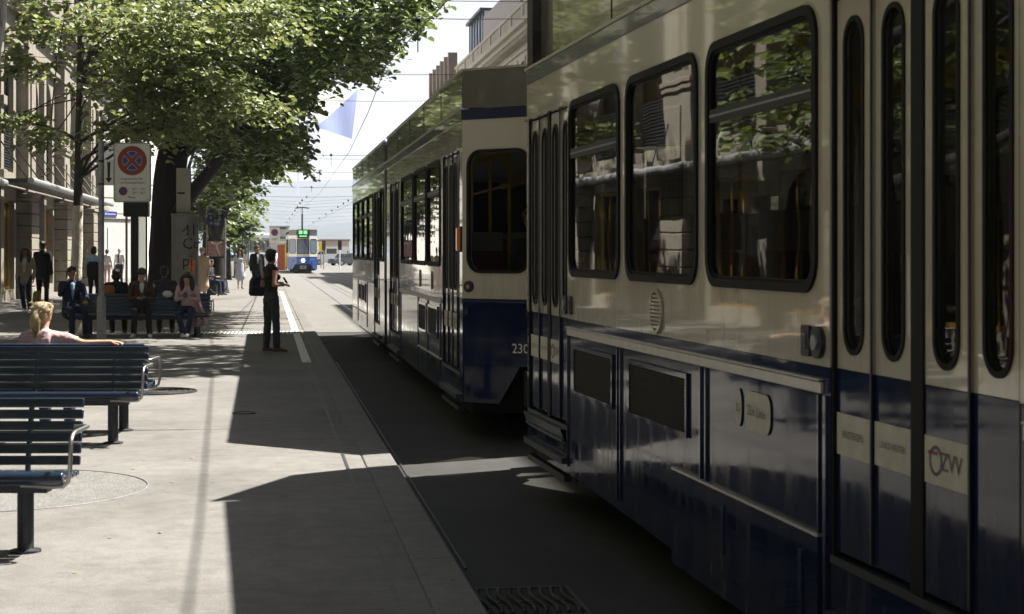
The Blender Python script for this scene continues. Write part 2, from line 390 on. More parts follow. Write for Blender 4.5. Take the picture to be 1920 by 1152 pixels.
def grate_round(px, D, r, label, rings):
    c = A(px, D); t = thing('manhole_cover' if rings < 3 else 'tree_grate', label, 'grate' if rings > 2 else 'manhole cover', c)
    b = MB(); b.lathe([(r * .985, -.02), (r * .985, .0045)], iron if rings > 2 else asphalt_pav, c, 40); b.build('plate', t, 0)
    b = MB()
    for k in range(rings):
        rr = r * (1 - k * .82 / max(rings, 1))
        b.tube([(c.x + rr * math.cos(a), c.y + rr * math.sin(a), .004) for a in np.linspace(0, 2 * PI, 49)], r * .028 if rings > 2 else .008, iron, 6, False)
    b.build('ring', t, 60)
grate_round(287, 20.0, .5, 'round iron grate of concentric rings in the pavement beside the blue bench end', 6)
grate_round(458, 17.35, .115, 'small round cover set in the shaded asphalt', 1)
c = G(985, 1128, RZ)
t = thing('drain_grate', 'rectangular iron gully grate with wavy bars beside the near tram', 'drain', c)
b = MB(); b.box((c.x - .25, c.y - .35, RZ), (c.x + .25, c.y + .3, RZ + .004), dark_in); b.build('pit', t, 0)
b = MB()
for k in range(9):
    xx = c.x - .22 + k * .055
    b.tube([(xx + .015 * math.sin(q * 7), c.y - .33 + q * .6, RZ + .012) for q in np.linspace(0, 1, 10)], .011, iron, 6)
b.build('bar', t, 60)
b = MB()
for lo, hi in (((-.27, -.37), (-.25, .32)), ((.25, -.37), (.27, .32)), ((-.25, -.37), (.25, -.35)), ((-.25, .30), (.25, .32)), ((-.25, -.04), (.25, -.02))): b.box((c.x + lo[0], c.y + lo[1], RZ), (c.x + hi[0], c.y + hi[1], RZ + .010), iron)
b.build('rim', t, 0)
# fallen leaves
lf = MB(); lf.add([(0, -.04, .006), (.03, -.01, .012), (.02, .03, .008), (0, .05, .016), (-.025, .025, .007), (-.03, -.012, .012)], [(0, 1, 2, 3, 4, 5)],
                  M('fallen leaf yellow', (.22, .17, .08), .7, var=.3))
pos = [(285, 755), (345, 705), (262, 770), (322, 905), (383, 780), (225, 945), (300, 690), (420, 745), (360, 860), (250, 880), (205, 1010), (140, 1075), (560, 760), (300, 1000)]
for i, (px, py) in enumerate(pos):
    c = G(px, py)
    if i == 0: l0 = lf.build('fallen_leaf', None, 0, label='small yellow leaf fallen on the pale pavement between the benches and the kerb', cat='leaf', group='fallen leaves on the pavement'); o = l0
    else: o = l0.copy(); COL.objects.link(o)
    o.location = c; o.rotation_euler = (0, 0, i * 1.7); o.scale = (.36 + .04 * (i % 5),) * 3

# ============================================================ FACADES
def moulding(b, X, y0, y1, z0, z1, d, m): b.box((X - .3, y0, z0), (X + d, y1, z1), m)
# ---- long ornate building on the left, facade on the plane X = -8.5 facing +x
FX = -8.5; Y0, Y1 = 18.0, 92.0
t = thing('stone_building', 'ornate limestone bank building with pilasters and arches behind the trees on the left', 'building', (FX, Y0, 0))
b = MB(); TF = frame((FX, 0, 0), (0, 1, 0), (0, 0, 1), (1, 0, 0))
bays = []; y = Y0
while y < Y1 - 1: bays.append((y, min(y + 10.6, Y1))); y += 10.6
holes = []; wins = []
for i, (a, c) in enumerate(bays):
    for h_ in range(2):
        wa = a + 2.5 + h_ * 4.1; wb = wa + 3.3; mz = 6.6; rr = (wb - wa) / 2
        shop = rect(wa - .2, .35, wb + .2, 3.35)
        holes.append(shop); wins.append((shop, 'shop'))
        if a >= 58: arch = [(wa, 4.4), (wb, 4.4)] + [((wa + wb) / 2 + rr * math.cos(q), mz + rr * math.sin(q)) for q in np.linspace(0, PI, 13)]
        else: arch = rect(wa, 4.3, wb, 7.9)
        holes.append(arch); wins.append((arch, 'upper'))
        for z0 in (11.4, 15.6):
            h = rect(wa + .5, z0, wb - .5, z0 + 2.5); holes.append(h); wins.append((h, 'top'))
b.plate(rect(Y0, 0, Y1, 19.5), holes, .5, TF, stone)
b.box((FX - 14, Y0, 0), (FX - .5, Y1, 19.5), stone_d)
b.build('wall', t, 0)
for i, (a, c) in enumerate(bays):
    pw = 1.9; b = MB()
    for k in range(8):     # rusticated pier
        b.box((FX - .02, a, .42 * k + .012), (FX + .52, a + pw, .42 * k + .405), stone)
    b.box((FX - .02, a + .05, 3.4), (FX + .40, a + pw - .05, 9.4), stone)
    for z0, d in ((3.36, .5), (3.5, .56), (5.55, .46), (5.7, .5), (9.1, .46), (9.3, .54), (9.55, .62)): b.box((FX - .02, a - .06, z0), (FX + d, a + pw + .06, z0 + .13), stone)
    b.box((FX + .405, a + .45, 3.9), (FX + .46, a + pw - .45, 5.2), stone); b.box((FX + .405, a + .45, 6.1), (FX + .46, a + pw - .45, 8.3), stone)
    b.build('pilaster', t, 0, bevel=.02)
    b = MB(); xm = a + 6.15; b.box((FX - .02, xm - .28, .3), (FX + .2, xm + .28, 8.4), stone); b.box((FX - .02, xm - .36, 6.3), (FX + .3, xm + .36, 6.6), stone); b.box((FX - .02, xm - .36, 3.95), (FX + .3, xm + .36, 4.25), stone); b.build('half_column', t, 0, bevel=.02)
b = MB()
for z0, z1, d in ((3.75, 3.95, .3), (8.6, 8.75, .24), (9.8, 10.2, .34), (10.2, 10.32, .55), (10.32, 10.5, .72), (14.6, 14.8, .3), (18.6, 19.0, .5), (19.0, 19.2, .9), (19.2, 19.5, 1.1)):
    b.box((FX + .003, Y0 + .01, z0), (FX + d, Y1 - .01, z1), stone)
for k in range(int((Y1 - Y0) / .5)): b.box((FX + .003, Y0 + k * .5, 10.0), (FX + .5, Y0 + k * .5 + .22, 10.19), stone)
b.build('cornice', t, 0)
blind = M('window blind', (.55, .52, .46), .8); gold = M('gilt frame', (.45, .28, .06), .35, .7)
for h, kind in wins:
    us = [p[0] for p in h]; vs = [p[1] for p in h]; u0, u1, v0, v1 = min(us), max(us), min(vs), max(vs)
    fm = gold if kind == 'shop' else dark_metal
    b = MB(); fw = .09
    T2 = frame((FX - .16, 0, 0), (0, 1, 0), (0, 0, 1), (1, 0, 0))
    b.plate([(u0 + (u - u0) * .999, v) for u, v in h], [[(u0 + fw + (u - u0) * (1 - 2 * fw / (u1 - u0)), v0 + fw + (v - v0) * (1 - 2 * fw / (v1 - v0))) for u, v in h]], .1, T2, fm)
    n = 3 if kind == 'shop' else 1
    for k in range(1, n + 1):
        q = u0 + (u1 - u0) * k / (n + 1); b.box((FX - .25, q - .04, v0 + fw), (FX - .17, q + .04, v1 - fw), fm)
    wo = b.build('window', t, 0)
    b = MB(); T3 = frame((FX - .2, 0, 0), (0, 1, 0), (0, 0, 1), (1, 0, 0))
    b.plate(h, [], .02, T3, glass_clear); b.build('pane', wo, 0)
    if kind == 'upper' and u0 < 60:
        b = MB()
        for k in range(14): b.box((FX - .14, u0 + .1, v0 + .1 + k * .09), (FX - .08, u1 - .1, v0 + .15 + k * .09), dark_metal)
        b.build('louvre', wo, 0)
        b = MB(); b.box((FX - .33, u0 + .1, v0 + 1.3), (FX - .30, u1 - .1, v1), blind); b.build('blind', wo, 0)
# canopies along the shops
def canopy(y0, y1, z, d, label):
    t = thing('shop_canopy', label, 'canopy', (FX, y0, z))
    b = MB(); b.box((FX + .5, y0, z + .02), (FX + d, y1, z + .14), dark_metal); b.build('roof', t, 0)
    b = MB(); b.tube([(FX + d + .05, y0 - .02, z + .08), (FX + d + .05, y1 + .02, z + .08)], .10, galv, 10); b.build('gutter', t, 60)
    yy = y0 + .4
    while yy < y1: b = MB(); b.tube([(FX + .45, yy, z + 1.3), (FX + d - .1, yy, z + .16)], .025, dark_metal, 6); yy += 3.2; b.build('tie_rod', t, 60)
canopy(53.5, 81, 3.72, 1.35, 'long flat metal canopy with pale round edge over the arcade')
canopy(24, 50, 3.5, 1.1, 'dark flat canopy over the nearer gilt framed shop windows')

# ---- its neighbour, beside and behind the camera: seen in the tram's paint and glass
t = thing('stone_building', 'plain limestone building outside the picture, mirrored in the near tram', 'building', (FX, -40, 0))
b = MB(); hs = []; yy = -39
while yy < 15: hs += [rect(yy + .6, .4, yy + 3.2, 3.2), rect(yy + 1, 4.8, yy + 2.6, 7.6), rect(yy + 1, 9.2, yy + 2.6, 11.8), rect(yy + 1, 13.4, yy + 2.6, 15.8)]; yy += 4.2
b.plate(rect(-40, 0, 17.9, 24), hs, .5, TF, stone_d); b.box((FX - 14, -40, 0), (FX - .5, 17.9, 24), stone_d); b.build('wall', t, 0)
b = MB()
for z0, d in ((3.8, .3), (8.4, .25), (12.6, .25), (18.2, .7), (23.3, .9)): b.box((FX + .003, -40, z0), (FX + d, 17.9, z0 + .3), stone)
b.build('cornice', t, 0)
for h in hs:
    b = MB(); b.plate(h, [], .02, TF @ Matrix.Translation((0, 0, -.25)), glass_clear); b.build('window', t, 0)

# ---- pale building across the side street with the street-name plate
t = thing('corner_building', 'pale plastered building with smooth stone courses at the side street corner', 'building', (-8.3, 106, 0))
b = MB()
pa, pb = V((-14.2, 97.5, 0)), V((-8.2, 106.5, 0)); dv = (pb - pa).normalized(); TW = frame(pa, dv, (0, 0, 1)); Lw = (pb - pa).length
b.plate(rect(0, 0, Lw, 17), [rect(1.2, 9, 2.6, 12), rect(4.2, 9, 5.6, 12), rect(7.6, 9, 9.0, 12)], .4, TW, stone_w)
b.box((-30, 108, 0), (-8.25, 150, 17), stone_w)
b.build('wall', t, 0)
b = MB()
for k in range(14): b.box((.0, 3.9 + k * .95, .003), (Lw, 3.93 + k * .95, .02), stone_d, TW)
for z0, d in ((3.6, .12), (7.9, .25), (8.1, .4), (13.5, .3), (16.6, .6)): b.box((0, z0, .004), (Lw, z0 + .18, d), stone_l, TW)
b.build('cornice', t, 0)
b = MB(); b.box((0, 0, .003), (Lw, 3.5, .03), M('grey base stone', (.46, .47, .48), .7, var=.06), TW); b.build('plinth', t, 0)
uu = Lw * .80
b = MB(); b.box((uu - .62, 3.72, .14), (uu + .62, 4.02, .16), sign_b, TW)
b.text('Börsenstrasse', .17, TW @ Matrix.Translation((uu, 3.87, .163)), white)
b.build('street_name_plate', None, 0, label='small blue street name plate with white lettering on the pale corner wall', cat='sign')
b = MB(); b.box((uu - .08, 1.2, .045), (uu + .02, 3.1, .08), white, TW); b.build('lamp_strip', t, 0)

# ---- cream building on the right, upper facade above the trams
RX = 14.0; ya, yb = 62.0, 121.0
t = thing('cream_building', 'cream stone building with balustrade and heavy cornice beyond the trams on the right', 'building', (RX, ya, 0))
TR = frame((RX, 0, 0), (0, -1, 0), (0, 0, 1), (-1, 0, 0))
b = MB(); hs = []; yy = ya + 1.2
while yy < yb - 2:
    hs += [rect(-yy - 1.1, 9.6, -yy, 12.1), rect(-yy - 1.1, 5.4, -yy, 8.2)]; yy += 2.9
b.plate(rect(-yb, 0, -ya, 13.4), hs, .5, TR, cream_stone); b.box((RX + .5, ya, 0), (RX + 16, yb, 13.4), stone_d); b.build('wall', t, 0)
b = MB()
for z0, z1, d in ((9.0, 9.2, .2), (12.6, 12.75, .15), (13.0, 13.2, .35), (13.2, 13.42, .7), (13.42, 13.7, 1.0)): b.box((RX - d, ya, z0), (RX - .003, yb, z1), cream_stone)
k = ya
while k < yb: b.box((RX - .62, k, 12.95), (RX - .2, k + .25, 13.19), cream_stone); k += .6
b.build('cornice', t, 0)
b = MB(); b.box((RX - .7, ya, 13.71), (RX - .45, yb, 13.9), cream_stone); b.box((RX - .75, ya, 14.55), (RX - .4, yb, 14.72), cream_stone)
k = ya
while k < yb: b.tube([(RX - .57, k, 13.9), (RX - .57, k, 14.55)], .1, cream_stone, 6); k += .34
k = ya
while k < yb: b.box((RX - .74, k, 13.9), (RX - .42, k + .5, 14.56), cream_stone); k += 4.4
b.build('balustrade', t, 0)
for h in hs:
    u0, v0 = h[0]; u1, v1 = h[2]
    b = MB(); b.plate(rect(u0 - .16, v0 - .16, u1 + .16, v1 + .22), [rect(u0 + .02, v0 + .02, u1 - .02, v1 - .02)], .06, TR @ Matrix.Translation((0, 0, .07)), cream_stone)
    wo = b.build('window', t, 0)
    b = MB(); b.plate(rect(u0, v0, u1, v1), [], .02, TR @ Matrix.Translation((0, 0, -.3)), glass_clear); b.build('pane', wo, 0)
# ---- bronze building with fins
t = thing('bronze_building', 'modern bronze clad building with tall fins and glass attic above the tram roof', 'building', (13, 122, 0))
b = MB(); b.box((13.6, 121.2, 0), (34, 142, 14.6), stone_d); b.build('wall', t, 0)
for k in range(6): yy = 121.8 + k * 2.9; b = MB(); b.box((12.9, yy, 0), (13.55, yy + .42, 15.9), bronze); b.build('fin', t, 0)
b = MB()
for z0 in (6, 10, 14): b.box((13.3, 121.3, z0), (13.58, 138, z0 + .5), bronze)
b.build('spandrel', t, 0)
b = MB(); b.box((14.3, 96, 14.75), (34, 113, 17.2), bronze); b.box((14.0, 114, 14.7), (34, 121.15, 15.4), bronze); b.build('attic', t, 0)
b = MB(); b.box((14.4, 113.05, 15.41), (30, 121.1, 17.7), M('attic glass wall', (.30, .38, .50), .12, .0, spec=.8)); b.build('glass_attic', t, 0)
b = MB(); b.box((14.1, 113.02, 17.71), (31, 121.4, 17.9), dark_metal)
for k in range(6): b.box((14.3, 113.2 + k * 1.55, 15.42), (14.38, 113.28 + k * 1.55, 17.7), dark_metal)
b.build('mullion', t, 0)
b = MB(); b.box((14.6, 80, 15.0), (34, 95.9, 16.6), stone_w); b.build('rear_wing', t, 0)
# ---- near right side of the street, seen only through the tram windows and in reflections
t = thing('dark_stone_building', 'long shaded stone building across the street behind the near tram', 'building', (14.6, 0, 0))
b = MB(); hs = []
TR2 = frame((14.6, 0, 0), (0, -1, 0), (0, 0, 1), (-1, 0, 0)); yy = -10
while yy < 58: hs += [rect(-yy - 2.4, .4, -yy, 3.3), rect(-yy - 1.9, 4.6, -yy - .5, 7.2), rect(-yy - 1.9, 8.6, -yy - .5, 11.2), rect(-yy - 1.9, 13, -yy - .5, 15.5)]; yy += 3.6
b.plate(rect(-61, 0, 40, 19.5), hs, .4, TR2, stone); b.box((15.0, -40, 0), (30, 61, 19.5), stone_d); b.build('wall', t, 0)
for h in hs:
    b = MB(); b.plate(h, [], .02, TR2 @ Matrix.Translation((0, 0, -.25)), glass_clear); b.build('window', t, 0)

# ============================================================ FAR DISTANCE
def ridge(name, y0, base, amp, seed, m, x0=-3000, x1=3000, depth=700, shift=0):
    random.seed(seed); ph = [random.uniform(0, 6.3) for _ in range(7)]
    N = 90; vs = []; fs = []; rows = 6
    for j in range(rows):
        q = j / (rows - 1)
        for i in range(N):
            x = x0 + (x1 - x0) * i / (N - 1)
            h = base + amp * sum(math.sin(x * .0011 * (k + 1) * 1.3 + ph[k]) / (k + 1) for k in range(6)) + shift * x
            vs.append((x, y0 + depth * q, -.2 + max(h, 5) * math.sin(q * PI / 2) ** .8 + random.uniform(-3, 3) * (q > .1)))
    for j in range(rows - 1):
        for i in range(N - 1): fs.append((j * N + i, j * N + i + 1, (j + 1) * N + i + 1, (j + 1) * N + i))
    b = MB(); b.add(vs, fs, m); b.build(name, None, 60, kind='structure')
hill_m = M('wooded hillside', (.030, .042, .050), .9, var=.5, vscale=.02)
ridge('near_hill', 3000, 78, 12, 5, hill_m)
ridge('far_hill', 4600, 190, 26, 8, hill_m, -4500, 4500, 900)
water = M('lake water', (.05, .10, .14), .12, bump=.25, bscale=.6)
b = MB(); b.add([(-2500, 470, -.098), (2500, 470, -.098), (3000, 3050, -.098), (-3000, 3050, -.098)], [(0, 1, 2, 3)], water); struct(b, 'lake')

# low white pavilion and kiosks by the lake
t = thing('lakeside_pavilion', 'long low white pavilion by the lake behind the distant tram', 'building', A(480, 330))
def fbox(b, px0, px1, py0, py1, D, dep, m):
    a = P(px0, py0, D); c = P(px1, py1, D); b.box((a.x, a.y, c.z), (c.x, a.y + dep, a.z), m)
b = MB(); fbox(b, 456, 560, 449, 474, 330, 20, stone_w); b.build('wall', t, 0)
b = MB(); fbox(b, 450, 566, 441, 447, 327, 26, white); fbox(b, 470, 540, 437, 441, 330, 12, white); b.build('roof', t, 0)
b = MB()
for k in range(12): fbox(b, 460 + k * 8, 464 + k * 8, 452, 470, 329, .5, glass_clear)
b.build('window', t, 0)
t = thing('lake_house', 'white block with flat roof and dark window band beside the distant sign', 'building', A(528, 260))
b = MB(); fbox(b, 508, 541, 428, 474, 250, 16, stone_w); b.build('wall', t, 0)
b = MB(); fbox(b, 513, 536, 427, 430, 249.5, 1, glass_clear); b.build('window', t, 0); b = MB(); fbox(b, 522, 538, 444, 448, 249.5, .4, glass_clear); b.build('window', t, 0)
b = MB(); fbox(b, 505, 544, 423.5, 426, 249, 18, stone_l); b.build('roof', t, 0)
t = thing('lake_terrace', 'pale row of low buildings along the shore at the right of the distant tram', 'building', A(630, 300))
b = MB(); fbox(b, 602, 655, 452, 473, 300, 15, stone_w); b.build('wall', t, 0)
b = MB(); fbox(b, 600, 657, 449, 452, 298, 18, M('tile roof', (.30, .14, .09), .8)); b.build('roof', t, 0)
# ============================================================ TRAMS
TW_ = 2.2
def tram(name, label, loc, rot, s0, s1, feats, zlow=.33, n0=.62, n1=.62, c0=.05, c1=.05, marks=None, inside=True, low_cut=None, fair=(3.07, 3.45), fair_in=.10, plain=False):
    t = thing(name, label, 'tram', loc, rot, world=False)
    TL = frame((0, 0, 0), (0, -1, 0), (0, 0, 1)); TRt = frame((TW_, 0, 0), (0, 1, 0), (0, 0, 1))
    B = MB()
    doors = sorted([f for f in feats if f[0] in ('door', 'art')], key=lambda f: f[1])
    spans = []; c = s0
    for f in doors: spans.append((c, f[1])); c = f[2]
    spans.append((c, s1))
    wins = [f for f in feats if f[0] == 'win']
    for side, T, sg in (('L', TL, -1), ('R', TRt, 1)):
        for a, b in spans:
            if b - a < .02: continue
            hs = []
            for f in wins:
                if f[1] >= a - .01 and f[2] <= b + .01:
                    x0, x1 = sorted((sg * f[1], sg * f[2])); hs.append(rrect(x0 + .03, 1.615, x1 - .03, 2.685, .12))
            B.plate(rect(*((sg * a, 1.31, sg * b, 2.965) if sg > 0 else (-b, 1.31, -a, 2.965))), hs, .05, T, cream)
            lo = zlow
            B.plate(rect(*((sg * a, lo, sg * b, 1.307) if sg > 0 else (-b, lo, -a, 1.307))), [], .05, T @ Matrix.Translation((0, 0, -.004)), blue)
        for f in doors:
            if f[0] == 'door':
                a, b = f[1], f[2]
                u0, u1 = sorted((sg * a, sg * b))
                B.plate(rect(u0, 2.72, u1, 2.965), [], .05, T, cream); B.plate(rect(u0, zlow, u1, .60), [], .05, T @ Matrix.Translation((0, 0, -.004)), blue)
                B.box((u0, 2.695, .001), (u1, 2.722, .035), cream, T)
    # bands and gutter
    for x0, x1 in ((-.010, .03), (TW_ - .03, TW_ + .010)): B.box((x0, s0, 2.967), (x1, s1, 3.062), navy)
    for x0, x1 in ((-.02, .06), (TW_ - .06, TW_ + .02)): B.box((x0, s0, 3.064), (x1, s1, 3.082), silver)
    B.box((.03, s0 + .02, 2.90), (TW_ - .03, s1 - .02, 3.06), pale_pl)
    # roof equipment fairing
    arts = [f for f in feats if f[0] == 'art']
    cuts = [s0] + [q for f in arts for q in (f[1], f[2])] + [s1]
    for k in range(0, len(cuts), 2):
        a, b = cuts[k], cuts[k + 1]
        B.box((fair_in, a + .03, fair[0] + .016), (TW_ - fair_in, b - .03, fair[1]), fairing)
        B.box((fair_in - .012, a + .02, fair[1]), (fair_in + .02, b - .02, fair[1] + .022), silver)
        q = a + 1.9
        while q < b - .5: B.box((fair_in - .004, q, fair[0] + .02), (fair_in, q + .014, fair[1]), dark_metal); q += 1.9
    # noses: plan outline tapered at both ends
    for sE, nn, cc, sgn in ((s0, n0, c0, -1), (s1, n1, c1, 1)):
        pl = [(0, sE), (.60, sE + sgn * nn * .92), (1.1, sE + sgn * (nn * .92 + cc)), (1.6, sE + sgn * nn * .92), (TW_, sE)]
        if sgn > 0: pl = [(TW_ - x, y) for x, y in pl]
        for k in range(4):
            p, q = V((*pl[k], 0)), V((*pl[k + 1], 0)); Ln = (q - p).length; T = frame(p, q - p, (0, 0, 1))
            e0 = .07 if k in (0,) else (.0 if k in (2,) else .05); e1 = .05 if k in (0, 2) else (.0 if k == 1 else .07)
            wo = rrect(.08, 1.57, Ln - .08, 2.66, .13) if k in (0, 3) else (rect(.05, 1.57, Ln, 2.62) if k == 1 else rect(0, 1.57, Ln - .05, 2.62))
            B.plate(rect(0, 1.31, Ln, 2.965), [[(u * .999 + .0005, v) for u, v in wo]] if k in (0, 3) else [[(min(max(u, .004), Ln - .004), v) for u, v in wo]], .04, T, cream)
            B.plate(rect(0, .70, Ln, 1.307), [], .04, T @ Matrix.Translation((0, 0, -.003)), blue)
            B.box((0, 1.275, -.002), (Ln, 1.300, .008), navy, T)
            B.box((0, 2.967, -.03), (Ln, 3.062, .010), navy, T)
            B.box((0.01, 3.075, -.04), (Ln - .01, fair[1], .0), fairing, T); B.box((0, fair[1] + .001, -.04), (Ln, fair[1] + .022, .006), silver, T)
            if k == 0: B.plate([(0, .35), (Ln * .5, .35), (Ln * .78, .698), (0, .698)], [], .04, T @ Matrix.Translation((0, 0, -.012)), blue)
            if k == 3: B.plate([(Ln * .22, .698), (Ln * .5, .35), (Ln, .35), (Ln, .698)], [], .04, T @ Matrix.Translation((0, 0, -.012)), blue)
        # roof lid over the nose
        B.add([(x, y, fair[1] - .01) for x, y in pl] + [(x, y, 3.0) for x, y in pl], [(0, 1, 2, 3, 4), (9, 8, 7, 6, 5)], pale_pl)
    body = B.build('body', t, 30)
    # end windows
    for sE, nn, cc, sgn in ((s0, n0, c0, -1), (s1, n1, c1, 1)):
        pl = [(0, sE), (.60, sE + sgn * nn * .92), (1.1, sE + sgn * (nn * .92 + cc)), (1.6, sE + sgn * nn * .92), (TW_, sE)]
        if sgn > 0: pl = [(TW_ - x, y) for x, y in pl]
        for k in (0, 3):
            p, q = V((*pl[k], 0)), V((*pl[k + 1], 0)); Ln = (q - p).length; T = frame(p, q - p, (0, 0, 1))
            b = MB(); b.plate(rrect(.055, 1.545, Ln - .055, 2.685, .15), [rrect(.085, 1.575, Ln - .085, 2.655, .12)], .03, T @ Matrix.Translation((0, 0, .012)), rubber)
            o = b.build('end_window', t, 0)
            b = MB(); b.sheet(rrect(.09, 1.58, Ln - .09, 2.65, .12), T @ Matrix.Translation((0, 0, -.005)), glass_front); b.build('pane', o, 0)
        b = MB(); bp = MB()
        for k in (1, 2):
            p, q = V((*pl[k], 0)), V((*pl[k + 1], 0)); Ln = (q - p).length; T = frame(p, q - p, (0, 0, 1))
            u0, u1 = (.03, Ln) if k == 1 else (0, Ln - .03)
            b.box((u0, 1.53, .001), (u1, 1.585, .018), rubber, T); b.box((u0, 2.615, .001), (u1, 2.67, .018), rubber, T)
            b.box((u0 if k == 1 else u1 - .05, 1.586, .001), (u0 + .05 if k == 1 else u1, 2.614, .018), rubber, T)
            bp.sheet(rect(u0, 1.57, u1, 2.63), T @ Matrix.Translation((0, 0, .003)), glass_front)
        o = b.build('windscreen', t, 0); bp.build('pane', o, 0)
        # bumper and coupler
        b = MB(); y0 = sE + sgn * (nn - .25)
        b.box((.52, min(y0, y0 + sgn * .32), .34), (1.68, max(y0, y0 + sgn * .32), .66), under); b.tube([(1.1, y0, .5), (1.1, y0 + sgn * .62, .5)], .07, under, 10)
        b.build('coupler', t, 40)
    # side windows
    for f in wins:
        for sg, T in ((-1, TL), (1, TRt)):
            u0, u1 = sorted((sg * f[1], sg * f[2]))
            b = MB(); b.plate(rrect(u0, 1.585, u1, 2.715, .14), [rrect(u0 + .04, 1.625, u1 - .04, 2.675, .11)], .035, T @ Matrix.Translation((0, 0, .014)), rubber)
            b.plate(rrect(u0 + .035, 1.62, u1 - .035, 2.68, .11), [rrect(u0 + .052, 1.637, u1 - .052, 2.663, .095)], .02, T @ Matrix.Translation((0, 0, .002)), rubber)
            if f[3]: b.box((u0 + .06, 2.345, -.012), (u1 - .06, 2.405, .008), dark_metal, T); b.box((u0 + .06, 2.37, .008), (u1 - .06, 2.38, .011), galv, T)
            o = b.build('window', t, 0)
            b = MB(); b.sheet(rrect(u0 + .035, 1.62, u1 - .035, 2.68, .11), T @ Matrix.Translation((0, 0, -.008)), glass_tram); b.build('pane', o, 0)
    # doors
    for f in doors:
        if f[0] == 'art':
            a, b_ = f[1], f[2]; b = MB(); n = 9
            for k in range(n):
                yy = a + (b_ - a) * (k + .5) / n; hw = (b_ - a) / n * .32
                b.box((.02, yy - hw, .35), (TW_ - .02, yy + hw, 3.35), rubber)
            b.box((.09, a, .36), (TW_ - .09, b_, 3.3), rubber); b.build('bellows', t, 0); continue
        a, b_ = f[1], f[2]
        for sg, T0 in ((-1, TL), (1, TRt)):
            T = T0 @ Matrix.Translation((0, 0, -.022)); u0, u1 = sorted((sg * a, sg * b_)); pw = (u1 - u0 - .14) / 4
            b = MB(); bp = MB()
            b.box((u0, .6, -.05), (u0 + .02, 2.72, .014), rubber, T); b.box((u1 - .02, .6, -.05), (u1, 2.72, .014), rubber, T)
            b.box(((u0 + u1) / 2 - .05, .6, -.05), ((u0 + u1) / 2 + .05, 2.72, .006), rubber, T)
            b.box((u0, .575, -.05), (u1, .605, .02), dark_metal, T)
            for k in range(4):
                x0 = u0 + .02 + k * pw + (.10 if k > 1 else 0) + .006; x1 = x0 + pw - .012; xm = (x0 + x1) / 2
                Tp = T @ Matrix.Translation((0, 0, -.008 * (k % 2)))
                hw = .095
                hole = rrect(xm - hw, 1.37, xm + hw, 2.61, hw, 8)
                b.plate(rect(x0, 1.31, x1, 2.69), [hole], .035, Tp, cream)
                b.plate(rect(x0, .625, x1, 1.306), [], .035, Tp, blue)
                b.plate(rrect(xm - hw - .004, 1.366, xm + hw + .004, 2.614, hw + .004, 8), [rrect(xm - hw + .016, 1.386, xm + hw - .016, 2.594, hw - .016, 8)], .012, Tp @ Matrix.Translation((0, 0, .007)), rubber)
                b.box((x1 - .004, .63, .001), (x1 + .009, 2.69, .007), dark_metal, Tp)
                bp.sheet(hole, Tp @ Matrix.Translation((0, 0, -.012)), glass_tram)
                if sg < 0 and not plain and k < 3:
                    b.plate(rect(x0 + .004, .99, x1 - .004, 1.145), [], .003, Tp @ Matrix.Translation((0, 0, .004)), sticker)
                    Tt = Tp @ Matrix.Translation((xm, 1.068, .005))
                    if k == 0: b.text('EINSTEIGEN', .04, Tt, M_print, sx=.95)
                    if k == 1: b.text('LINKS WEITER', .035, Tt, M_print, sx=1.0)
                    if k == 2:
                        b.text('ZVV', .085, Tt @ Matrix.Translation((.045, 0, 0)), M_print); b.box((-.135, .018, 0), (-.06, .030, .001), sign_r, Tt)
                        b.plate(circ(-.075, .0, .05, 20), [circ(-.075, .0, .038, 20)], .001, Tt @ Matrix.Translation((0, 0, .001)), M_print)
            o = b.build('door', t, 0); bp.build('pane', o, 0)
            b = MB(); b.box((u0 + .02, .36, .0), (u1 - .02, .40, .035), dark_metal, T0); b.box((u0 + .05, .24, -.04), (u1 - .05, .28, .01), dark_metal, T0); b.build('step', t, 0)
    # underframe, bogies and wheels
    b = MB(); b.box((.12, s0 + .2, .22), (TW_ - .12, s1 - .2, .8), under)
    b.build('underframe', t, 0)
    for f in range(int(s0) + 4, int(s1) - 1, 5):
        b = MB(); b.box((.30, f - 1.1, .28), (.40, f + 1.1, .5), under); bg_ = b.build('bogie', t, 30)
        for x in (.55, 1.5):
            for dy in (-.8, .8): b = MB(); b.tube([(x, f + dy, .30), (x + .12, f + dy, .30)], .30, under, 20); b.build('wheel', bg_, 30)
    # interior
    if inside:
        b = MB(); b.box((.06, s0, .80), (TW_ - .06, s1, .85), grey_pl); b.build('interior_floor', t, 0)
        b = MB(); b.box((.06, s0, 2.78), (TW_ - .06, s1, 2.84), pale_pl); b.box((.35, s0, 2.68), (.5, s1, 2.779), yellow_d); b.box((1.7, s0, 2.68), (1.85, s1, 2.779), yellow_d); b.build('interior_ceiling', t, 0)
        for f in wins:
            n = 2
            for k in range(n):
                yy = f[1] + (f[2] - f[1]) * (k + .5) / n
                for x in (.30, .78, 1.55):
                    b = MB(); b.box((x, yy - .2, 1.24), (x + .40, yy + .2, 1.32), red_seat); b.box((x, yy - .24, 1.33), (x + .40, yy - .17, 1.88), red_seat); b.box((x + .03, yy - .26, 1.75), (x + .37, yy - .245, 1.95), grey_pl)
                    b.tube([(x + .2, yy, .85), (x + .2, yy, 1.24)], .04, dark_metal, 8); b.build('seat', t, 0, bevel=.02)
            b = MB(); b.tube([(.74, f[1] + .1, .85), (.74, f[1] + .1, 2.8)], .017, yellow_d, 8); b.tube([(.74, f[1], 2.45), (.74, f[2], 2.45)], .015, yellow_d, 8); b.build('grab_pole', t, 40)
    if marks: marks(t, TL, TRt)
    return t
M_print = M('grey print', (.09, .09, .10), .6)
yellow_d = M('yellow grab rail', (.70, .44, .03), .45)
